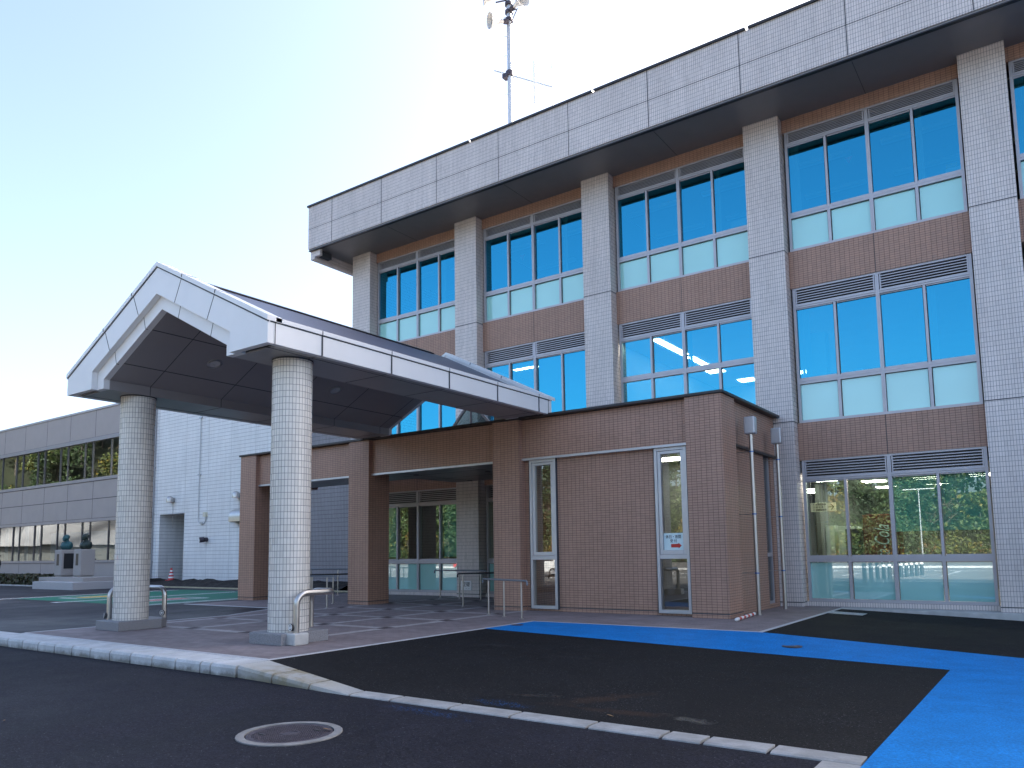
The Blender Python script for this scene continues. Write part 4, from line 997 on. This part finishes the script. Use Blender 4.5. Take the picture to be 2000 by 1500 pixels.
# ================================================================== GROUND FITTINGS
def cover(name, label, x, y, r, z, ring_r=None):
    t = thing(name, label, 'manhole cover', (x, y, z))
    if ring_r:
        q = MB(); n = 64; vs = []
        for rr, zz in ((ring_r, -.05), (ring_r, .006), (ring_r-.006, .009), (r+.012, .009), (r+.012, -.02)):
            vs += [(x+rr*(1+.004*math.sin(9*j))*math.cos(2*math.pi*j/n), y+rr*(1+.004*math.sin(9*j))*math.sin(2*math.pi*j/n), z+zz) for j in range(n)]
        q.add(vs, [(i*n+j, i*n+(j+1) % n, (i+1)*n+(j+1) % n, (i+1)*n+j) for i in range(4) for j in range(n)]); q.build('concrete_ring', M['ring'], t)
    q = MB(); q.lathe([(r, -.03), (r, .004), (r-.02, .007), (r-.03, .003), (.002, .003)], (x, y, z), 56, caps=False)
    if ring_r:
        rnd = random.Random(3)
        for i in range(-11, 12):
            for j in range(-11, 12):
                px, py = i*.03+(.015 if j % 2 else 0), j*.03
                if .10 < math.hypot(px, py) < r-.05: q.box(x+px-.009, x+px+.009, y+py-.009, y+py+.009, z+.002, z+.0065)
        q.lathe([(.09, .003), (.09, .007), (.075, .007), (.075, .003)], (x, y, z), 32, caps=False)
    li = q.build('lid', M['iron'], t)
    if ring_r:
        q = MB(); q.box(x-.22, x-.13, y-.19, y-.165, z+.004, z+.0085); q.box(x+.10, x+.2, y+.2, y+.225, z+.004, z+.0085); q.build('lifting_slot', M['black'], li)
        text('汚', .07, plain('worn_white_mark', (.4, .42, .45), .6), li, (x+.02, y-.17, z+.008), (.87, .5, 0), (-.5, .87, 0), depth=.0008, name='mark') if False else None
    return t
cover('manhole_cover', 'round cast iron manhole cover in a pale concrete ring', -6.01, 4.83, .395, RZ+.003, .485)
cover('small_cover', 'small round iron cover in the blue lane near the handrail', -9.25, 13.2, .13, zp(-9.25, 13.2)+.006)
cover('small_cover', 'small round iron cover in the blue lane near the hall corner', -3.66, 13.05, .16, zp(-3.66, 13.05)+.007)
t = thing('drain_grate', 'rectangular steel drain grate in the dark asphalt', 'grate', (-4.05, 19.1, -.03))
q = MB(); gx0, gx1, gy0_, gy1_ = -4.42, -3.72, 18.85, 19.35
gzz = lambda x: zp(x, 19.1)+.006
for i in range(24):
    x = gx0+(gx1-gx0)*i/23; q.box(x-.008, x+.008, gy0_, gy1_, gzz(x)-.02, gzz(x)+.004)
for y in (gy0_, gy1_): q.add([(gx0-.03, y-.03, gzz(gx0)+.005), (gx1+.03, y-.03, gzz(gx1)+.005), (gx1+.03, y+.03, gzz(gx1)+.005), (gx0-.03, y+.03, gzz(gx0)+.005)], [(0, 1, 2, 3)])
q.build('grid', M['alu_light'], t)
rnd = random.Random(11)
def leaf(x, y, z, s, lab):
    a = rnd.random()*6.28; q = MB(); u_ = Vector((math.cos(a), math.sin(a), .1)); v_2 = Vector((-math.sin(a), math.cos(a), .25)); c = Vector((x, y, z+.012))
    q.add([c-u_*s, c-u_*s*.3+v_2*s*.45, c+u_*s*.5+v_2*s*.35, c+u_*s, c+u_*s*.4-v_2*s*.3, c-u_*s*.4-v_2*s*.4, c+Vector((0, 0, .006))], [(0, 1, 6), (1, 2, 6), (2, 3, 6), (3, 4, 6), (4, 5, 6), (5, 0, 6)])
    o_ = q.build('fallen_leaf', M['leaf_dry'], None, loc=(x, y, z)); o_['label'] = lab; o_['category'] = 'leaf'; o_['group'] = 'fallen leaves'
leaf(-3.78, 7.0, zp(-3.78, 7), .05, 'dry leaf on the dark asphalt behind the flush kerb')
leaf(-5.78, 5.08, RZ+.012, .055, 'pale dry leaf lying on the manhole cover')
leaf(-9.02, 3.6, RZ, .03, 'tiny dry leaf on the road at lower left')

# ================================================================== SIGNS AND THINGS BEHIND GLASS
t = thing('paper_notice', 'white paper notice with a red arrow inside the slim window', 'notice', (-7.2, 16.66, 1.5))
q = MB(); q.box(-7.46, -6.95, 16.618, 16.622, 1.50, 1.89); q.build('sheet', M['paper'], t)
text('休日・夜間', .088, M['ink'], t, (-7.21, 16.616, 1.80), width=.37); text('受 付', .085, M['ink'], t, (-7.21, 16.616, 1.705), width=.16)
q = MB(); q.prism([(-7.27, 1.56), (-7.09, 1.56), (-7.09, 1.535), (-7.015, 1.60), (-7.09, 1.665), (-7.09, 1.64), (-7.27, 1.64)], 'y', 16.6135, 16.6175); q.build('arrow', M['red'], t)
t = thing('direction_sign', 'cream hanging direction sign with black text and arrow behind glass', 'sign', (-5.38, 23, 2.5))
q = MB(); q.box(-5.725, -5.035, 23.0, 23.03, 2.53, 2.785); q.build('board', M['sign_cream'], t)
for z, s_, w_ in ((2.735, '① 税務住民課', .36), (2.657, '② 福 祉 課', .28), (2.58, '③ 健康保険課', .36)): text(s_, .062, M['ink'], t, (-5.66, 22.998, z), align='LEFT', width=w_)
q = MB(); q.box(-5.25, -5.10, 22.994, 22.999, 2.648, 2.666)
for s_ in (-1, 1): q.prism([(-5.16, 2.657+s_*.085), (-5.175, 2.657+s_*.07), (-5.105, 2.657), (-5.08, 2.657)][::(1 if s_ < 0 else -1)], 'y', 22.993, 22.998)
q.build('arrow', M['ink'], t)
for x in (-5.7, -5.06): q = MB(); q.box(x-.004, x+.004, 23.01, 23.02, 2.785, 3.5); q.build('hanging_rod', M['steel'], t)
for i, x in enumerate((-6.12, -5.82, -5.45, -5.15)):
    t = thing('filing_cabinet', ('tall pale filing cabinet behind the left pane, %s' % ('leftmost', 'second from left', 'third from left', 'rightmost')[i]), 'cabinet', (x, 25, 0), 'pale filing cabinets indoors')
    q = MB(); q.box(x, x+.27, 25.0, 25.5, .05, 2.22-.03*i); q.build('body', M['cabinet'], t, bevel=.008); q = MB(); q.box(x+.2, x+.22, 24.985, 25, .9, 1.05); q.build('handle', M['black'], t)
t = thing('dark_cabinet', 'black cabinet standing indoors behind the mullion', 'cabinet', (-4.9, 24.6, 0))
q = MB(); q.box(-5.13, -4.66, 24.4, 24.9, .05, 2.05); q.build('body', M['black'], t, bevel=.01); q = MB(); q.box(-5.05, -5.03, 24.39, 24.4, 1, 1.2); q.build('handle', M['steel'], t)
vm = thing('vending_machine', 'red vending machine with white script lettering behind the window', 'vending machine', (-3.75, 22.6, 0))
q = MB(); q.box(-4.25, -3.38, 22.4, 23.1, .05, 2.38); q.build('body', plain('dull_red_panel', (.16, .02, .014), .4), vm, bevel=.02)
text('Coca-Cola', .52, M['white'], vm, (-3.78, 22.396, 1.45), (0.02, 0, 1), (-1, 0, .02), shear=.35, width=1.25)
# office clutter close to the upper panes
def clutter(name, label, cat, x0, x1, y0, y1, z0, z1, mat, extra=None):
    t = thing(name, label, cat, ((x0+x1)/2, (y0+y1)/2, z0)); q = MB(); q.box(x0, x1, y0, y1, z0, z1); q.build('body', mat, t, bevel=.015)
    if extra: extra(t)
    return t
clutter('locker', 'pale locker seen at the left of the second floor window', 'locker', -5.25, -4.72, 21.5, 21.9, 4.83, 7.35, M['cabinet'], lambda t: MB().box(-4.77, -4.75, 21.485, 21.5, 5.9, 6.1).build('handle', M['black'], t))
clutter('box_file', 'white box on the second floor window sill', 'box', -3.98, -3.82, 21.3, 21.45, 5.95, 6.15, M['white'], lambda t: MB().box(-3.97, -3.83, 21.295, 21.3, 6.03, 6.06).build('label_strip', M['paper'], t))
clutter('white_cabinet', 'small white cabinet in the corner of the top floor window', 'cabinet', -1.62, -1.22, 21.4, 21.7, 9.6, 10.95, M['white'], lambda t: MB().box(-1.60, -1.35, 21.4, 21.6, 10.951, 11.06).build('yellow_box', M['yellow_line'], t))
clutter('paper_stack', 'untidy white paper stack on the top floor sill', 'papers', -4.25, -4.0, 21.3, 21.5, 10.6, 10.72, M['white'], lambda t: MB().add([(-4.3, 21.35, 10.73), (-4.0, 21.3, 10.75), (-3.98, 21.5, 10.8), (-4.2, 21.5, 10.74)], [(0, 1, 2, 3)]).build('loose_sheet', M['paper'], t))
clutter('shelf_unit', 'pale shelf unit behind the top floor pane left of a column', 'shelf', -7.2, -6.45, 21.6, 21.9, 9.6, 11.15, M['cabinet'], lambda t: MB().box(-7.15, -6.5, 21.59, 21.6, 10.4, 10.43).build('shelf_edge', M['alu'], t))
# red evacuation triangles on the top floor panes
for i, (xi, q_) in enumerate(((3, 1), (2, 1), (1, 1))):
    if xi == 2: continue
    W_, xs, zb, zr, zl = WIN[xi, 2]; cx = (xs[q_]+xs[q_+1])/2+.03; z = 11.75 if xi == 3 else 11.6
    tq = MB(); tq.prism([(cx-.11, z+.1), (cx, z-.1), (cx+.11, z+.1)], 'y', 21.092, 21.094)
    tq.build('rescue_mark', plain('pink_red_sticker', (.75, .03, .09), .5), W_)

# ================================================================== PERSON AT THE LEFT EDGE
def person(px, py):
    t = thing('person', 'person in a dark suit walking at the far left edge', 'person', (px, py, 0))
    Vs = [(0,0,.98),(0,.01,1.18),(0,.0,1.40),(0,0,1.53),(0,-.01,1.60),(.18,0,1.46),(.23,.05,1.18),(.22,-.08,.96),(.22,-.11,.88),(-.18,0,1.46),(-.23,-.05,1.18),(-.22,.10,.97),(-.22,.12,.89),
          (.10,0,.93),(.11,-.10,.52),(.11,-.02,.09),(.11,-.16,.05),(-.10,0,.93),(-.11,.10,.52),(-.11,.26,.12),(-.11,.14,.05)]
    Es = [(0,1),(1,2),(2,3),(3,4),(2,5),(5,6),(6,7),(7,8),(2,9),(9,10),(10,11),(11,12),(0,13),(13,14),(14,15),(15,16),(0,17),(17,18),(18,19),(19,20)]
    rad = [.15,.14,.15,.06,.055,.065,.048,.038,.035,.065,.048,.038,.035,.095,.065,.05,.045,.095,.065,.05,.045]
    me = bpy.data.meshes.new('body'); me.from_pydata(Vs, Es, []); me.materials.append(M['suit']); o_ = bpy.data.objects.new('body', me); C.objects.link(o_); o_.parent = t
    md = o_.modifiers.new('skin', 'SKIN'); sv = me.skin_vertices[0].data
    for i_, r_ in enumerate(rad): sv[i_].radius = (r_, r_*.85)
    sv[0].use_root = True; o_.modifiers.new('sub', 'SUBSURF').render_levels = 2
    q = MB(); c = Vector((px, py, 0))
    q.ell(c+Vector((0, -.01, 1.70)), (.078, .098, .12), n=20, k=14); q.ell(c+Vector((0, -.105, 1.69)), (.014, .02, .022)); q.ell(c+Vector((0, -.055, 1.635)), (.05, .06, .045))
    for s_ in (-1, 1): q.ell(c+Vector((s_*.08, .0, 1.69)), (.012, .022, .032))
    q.build('head', M['skin'], t, smooth=True)
    q = MB()
    for s_ in (-1, 1): q.ell(c+Vector((s_*.03, -.098, 1.715)), (.012, .008, .008))
    q.build('eyes', M['ink'], t)
    q = MB(); q.ell(c+Vector((0, .022, 1.745)), (.09, .098, .095), n=20, k=12); q.build('hair', M['hair'], t, smooth=True)
    q = MB(); q.tube([c+Vector((0, -.02, 1.50)), c+Vector((0, -.02, 1.575))], [.085, .072], 16); q.build('collar', M['white'], t, smooth=True)
    for s_, y_, z_ in ((1, -.11, .88), (-1, .12, .89)):
        q = MB(); b_ = c+Vector((s_*.22, y_, z_)); q.ell(b_+Vector((0, -.005, -.05)), (.016, .038, .05))
        for f_ in range(4): q.tube([b_+Vector((0, -.03+.018*f_, -.08)), b_+Vector((-s_*.006, -.032+.018*f_, -.12)), b_+Vector((-s_*.02, -.032+.018*f_, -.145-.008*(f_ in (1, 2))))], [.009, .0085, .007], 8)
        q.tube([b_+Vector((0, -.035, -.03)), b_+Vector((-s_*.01, -.06, -.07)), b_+Vector((-s_*.018, -.062, -.095))], [.011, .009, .007], 8); q.build('hand', M['skin'], t, smooth=True)
person(-57.02, 21.9)
# ================================================================== WHAT THE WINDOWS REFLECT (behind the camera)
# wooded hillside round the far side of the car park
def hill_pts():
    # foot of slope (x, y), direction away, tree-top height above the road
    return [(-165, 60, 42), (-146, 15, 40), (-128, -25, 33), (-105, -50, 25), (-80, -60, 20), (-50, -62, 19.5), (-20, -60, 16.5), (15, -60, 15), (60, -60, 16), (110, -58, 18)]
HP = hill_pts()
def along(s):
    s = max(0, min(len(HP)-1.001, s)); i = int(s); f = s-i
    a, b = HP[i], HP[i+1]; x, y, h = [a[k_]*(1-f)+b[k_]*f for k_ in range(3)]
    t = Vector((b[0]-a[0], b[1]-a[1], 0)).normalized(); n = Vector((t.y, -t.x, 0))
    if n.dot(Vector((-20, 20, 0))-Vector((x, y, 0))) > 0: n = -n
    return Vector((x, y, 0)), n, h
hm_ = MB(); ns, nd = 60, 8; vs = []
for i in range(ns+1):
    p_, n_, h_ = along(i/ns*(len(HP)-1))
    for j in range(nd+1):
        t_ = j/nd; q_ = p_+n_*(t_*45); vs.append((q_.x, q_.y, -.25+(h_-6)*S(t_*1.1)))
hm_.add(vs, [(i*(nd+1)+j, (i+1)*(nd+1)+j, (i+1)*(nd+1)+j+1, i*(nd+1)+j+1) for i in range(ns) for j in range(nd)])
hm_.build('hillside', plain('forest_floor', (.022, .028, .012), .9, 0, .4, .3), kind='structure', smooth=True)
rs = np.random.RandomState(21)
V, F, MI = [], [], []; off = 0
def tree_leaves(cx, cy_, z0, h, r, kind, mi, n):
    """leaf clumps filling a crown; kind 0 broad, 1 conifer, 2 bare twigs"""
    global off
    t = rs.rand(n); a = rs.rand(n)*2*np.pi
    if kind == 1: rad = r*(1-t)**.8*(.45+.55*rs.rand(n)); zz = z0+h*(.12+.88*t)
    else:
        nb = 9; bc = rs.normal(size=(nb, 3))*[r*.42, r*.42, h*.16]; br = r*(.30+.28*rs.rand(nb)); k_ = rs.randint(nb, size=n)
        d = rs.normal(size=(n, 3)); d /= np.linalg.norm(d, axis=1)[:, None]; q_ = bc[k_]+d*br[k_][:, None]*(.72+.33*rs.rand(n))[:, None]
    if kind == 1: P = np.stack([cx+rad*np.cos(a), cy_+rad*np.sin(a), zz], 1)
    else: P = q_+[cx, cy_, z0+h*.6]
    s_ = (.16 if kind != 2 else .05)*(.7+.7*rs.rand(n))*(h/7)**.4
    u_ = rs.normal(size=(n, 3)); u_ /= np.linalg.norm(u_, axis=1)[:, None]; w_ = np.cross(u_, rs.normal(size=(n, 3))); w_ /= np.linalg.norm(w_, axis=1)[:, None]
    L = 1.35 if kind != 2 else 9
    a_, b_ = u_*(s_*L)[:, None], w_*s_[:, None]
    V.append(np.stack([P-a_-b_*.4, P+a_-b_*.7, P+a_*.8+b_, P-a_*.7+b_*.8], 1).reshape(-1, 3)); F.append(np.arange(4*n).reshape(-1, 4)+off); off += 4*n
    MI.append(np.where(rs.rand(n) < .22, (mi+1) % 7, mi))
def trunk(cx, cy_, z0, h):
    global off
    an = np.arange(6)*np.pi/3; a = np.stack([cx+.22*np.cos(an), cy_+.22*np.sin(an), np.full(6, z0-1)], 1); b = np.stack([cx+.07*np.cos(an), cy_+.07*np.sin(an), np.full(6, z0+h*.75)], 1)
    V.append(np.concatenate([a, b])); F.append(np.array([(j, (j+1) % 6, 6+(j+1) % 6, 6+j) for j in range(6)])+off); off += 12; MI.append(np.full(6, 7))
for i in range(760):
    s_ = (rs.rand()**1.2)*(len(HP)-1); p_, n_, h_ = along(s_); dpt = (rs.rand()**1.1)*42; q_ = p_+n_*dpt; zt = -.25+(h_-6)*S(dpt/45*1.1)
    kind = 1 if rs.rand() < (.4 if dpt > 14 else .12) else 0
    hh = ((6.5+4*rs.rand()) if kind == 1 else (4.8+3.2*rs.rand()))*(1.25 if s_ < 4 else 1.)
    if dpt < 9: hh *= .7
    mi = rs.choice([0, 1, 2, 3, 4, 5], p=[.40, .34, .15, .05, .03, .03]) if kind == 0 else rs.choice([0, 6], p=[.4, .6])
    if kind == 0 and rs.rand() < .10: kind = 2; mi = 5
    trunk(q_.x, q_.y, zt, hh)
    tree_leaves(q_.x, q_.y, zt, hh, (2.3+1.4*rs.rand() if kind != 1 else 1.6+.8*rs.rand()), kind, mi, {0: 620, 1: 460, 2: 260}[kind])
for i in range(260):                                            # undergrowth at the foot of the slope
    p_, n_, h_ = along(rs.rand()*(len(HP)-1)); q_ = p_+n_*(rs.rand()*4-2.5)
    tree_leaves(q_.x, q_.y, -.6, 1.6+1.4*rs.rand(), 1.5, 0, rs.choice([0, 1, 1, 2, 3, 4, 5]), 170)
V = np.concatenate(V); F = np.concatenate(F); MI = np.concatenate(MI)
me = bpy.data.meshes.new('woodland'); me.vertices.add(len(V)); me.vertices.foreach_set('co', V.astype(np.float32).ravel())
me.loops.add(4*len(F)); me.loops.foreach_set('vertex_index', F.astype(np.int32).ravel())
me.polygons.add(len(F)); me.polygons.foreach_set('loop_start', np.arange(0, 4*len(F), 4, dtype=np.int32)); me.polygons.foreach_set('loop_total', np.full(len(F), 4, np.int32))
for nm, c_ in (('leaf_deep_green', (.030, .058, .018)), ('leaf_mid_green', (.055, .085, .022)), ('leaf_light_green', (.085, .11, .028)), ('leaf_yellow', (.16, .13, .02)), ('leaf_orange', (.17, .075, .018)), ('leaf_brown', (.10, .07, .04)), ('conifer_green', (.028, .05, .022)), ('bark', (.06, .05, .04))):
    me.materials.append(plain(nm, c_, .65, 0, .25, 1.2))
me.polygons.foreach_set('material_index', MI.astype(np.int32)); me.update(); me.validate()
wo_ = bpy.data.objects.new('woodland', me); C.objects.link(wo_); wo_['kind'] = 'stuff'; wo_['label'] = 'wooded autumn hillside seen mirrored in the windows'
# car park marks, kerb, bollards, lamp, vehicles
q = MB()
for y in (-9.5, -15.5):
    for x in np.arange(-60, 20, 2.6): q.box(x-.06, x+.06, y-2.4, y+2.4, RZ, RZ+.006)
q.box(-60, 20, -17.95, -17.85, RZ, RZ+.006); q.box(-40, 12, .95, 1.05, RZ, RZ+.006)
for x in (-4.5, -2.2, .3): q.prism([(x, 2.6), (x+.12, 2.6), (x+1.0, 5.0-.9), (x+.88, 5.0-.9)], 'z', RZ, RZ+.006)
cpk = MB(); cpk.quad((-300, -300, RZ+.001), (300, -300, RZ+.001), (300, .9, RZ+.001), (-300, .9, RZ+.001)); cpk.build('car_park', M['old_asphalt'], kind='structure')
q.build('car_park_lines', M['white_line'], kind='structure')
q = MB(); q.box(-110, 60, -26.3, -26.0, RZ-.1, RZ+.15); q.build('far_kerb', M['concrete'], kind='structure')
for i in range(11):
    y = .8-.92*i; x = -7.9+.135*i
    t = thing('bollard', 'black bollard of the row mirrored in the ground floor window', 'bollard', (x, y, RZ), 'black bollards in the car park')
    q = MB(); q.lathe([(.10, 0), (.095, .80), (.07, .87), (.002, .88)], (x, y, RZ), 14, caps=False); q.build('post', M['black'], t, smooth=True)
    q = MB(); q.lathe([(.102, .64), (.101, .76)], (x, y, RZ), 14, caps=False); q.build('reflective_band', M['white'], t, smooth=True)
t = thing('street_lamp', 'slim twin armed street lamp mirrored in the ground floor window', 'street lamp', (-9.3, -30, RZ))
q = MB(); q.tube([(-9.3, -30, RZ), (-9.3, -30, 6.4)], [.07, .05], 12); q.build('pole', M['mast'], t, smooth=True)
for s_ in (-1, 1): q = MB(); q.box(-9.3, -9.3+s_*1.2, -30.08, -29.92, 6.4, 6.48); q.build('lamp_head', M['white'], t, bevel=.02)
def vehicle(name, label, x, y, ang, body, prof, glassz, L, Wd):
    t = thing(name, label, 'vehicle', (x, y, RZ)); rot = Matrix.Rotation(ang, 3, 'Z')
    def put(mb, nm, mat, parent, **k_):
        m2 = MB(); m2.v = [tuple(rot @ Vector(p)+Vector((x, y, RZ))) for p in mb.v]; m2.f = mb.f; m2.mi = mb.mi; return m2.build(nm, mat, parent, **k_)
    q = MB(); q.prism(prof, 'y', -Wd/2, Wd/2); b = put(q, 'body', body, t, bevel=.06)
    for (gx0_, gx1_, z0_, z1_) in glassz:
        q = MB(); q.box(gx0_, gx1_, -Wd/2-.006, Wd/2+.006, z0_, z1_); put(q, 'side_window', M['black'], b, bevel=.02)
    for wx in (-L*.32, L*.30):
        for s_ in (-1, 1):
            q = MB(); q.tube([(wx, s_*(Wd/2-.16), .29), (wx, s_*(Wd/2+.02), .29)], .29, 22); wh = put(q, 'wheel', M['tyre'], t, smooth=True)
            q = MB(); q.tube([(wx, s_*(Wd/2+.02), .29), (wx, s_*(Wd/2+.03), .29)], .18, 18); put(q, 'rim', M['alu_light'], wh, smooth=True)
    for s_ in (-1, 1): q = MB(); q.box(L/2-.02, L/2+.012, s_*Wd*.36-.12, s_*Wd*.36+.12, .62, .76); put(q, 'headlight', M['white'], b)
vehicle('mini_truck', 'small red pickup truck mirrored in the entrance windows', -44, -13.5, R(8), M['red'],
        [(-1.7, .34), (1.72, .34), (1.74, .95), (1.45, 1.72), (.35, 1.76), (.28, .95), (-1.68, .95)], [(.55, 1.3, 1.08, 1.58)], 3.4, 1.45)
vehicle('white_car', 'small white hatchback mirrored in the slim window', -28.3, -10.2, R(178), M['white'],
        [(-1.8, .3), (1.8, .3), (1.86, .75), (1.75, .9), (1.0, 1.02), (.35, 1.52), (-1.3, 1.55), (-1.78, 1.0)], [(-1.2, -.2, 1.02, 1.42), (-.12, .5, 1.02, 1.38)], 3.7, 1.6)
# white sheeted scaffold across the driveway, mirrored in the lower ribbon windows
t = thing('sheeted_scaffold', 'scaffold wrapped in creased white sheeting mirrored in the wing', 'scaffold', (-108, -8, RZ))
n1, n2 = 60, 14; vs = []
for j in range(n2+1):
    for i in range(n1+1):
        a = i/n1; z = 3.3+4.6*j/n2; y = -30+44*a; x = -112+.30*math.sin(a*19+j*.30)+.07*math.sin(a*47+j*.8); vs.append((x, y, z))
q = MB(); q.add(vs, [(j*(n1+1)+i, j*(n1+1)+i+1, (j+1)*(n1+1)+i+1, (j+1)*(n1+1)+i) for j in range(n2) for i in range(n1)])
q.build('sheeting', M['white_sheet'], t, smooth=True)
q = MB(); q.box(-116, -112.6, -30, 14, RZ, 7.7); q.build('structure', M['dark_int'], t)
for y in np.arange(-29, 14, 4.2): q = MB(); q.tube([(-111.8, y, RZ), (-111.8, y, 7.4)], .05, 8); q.build('standard', M['mast'], t)
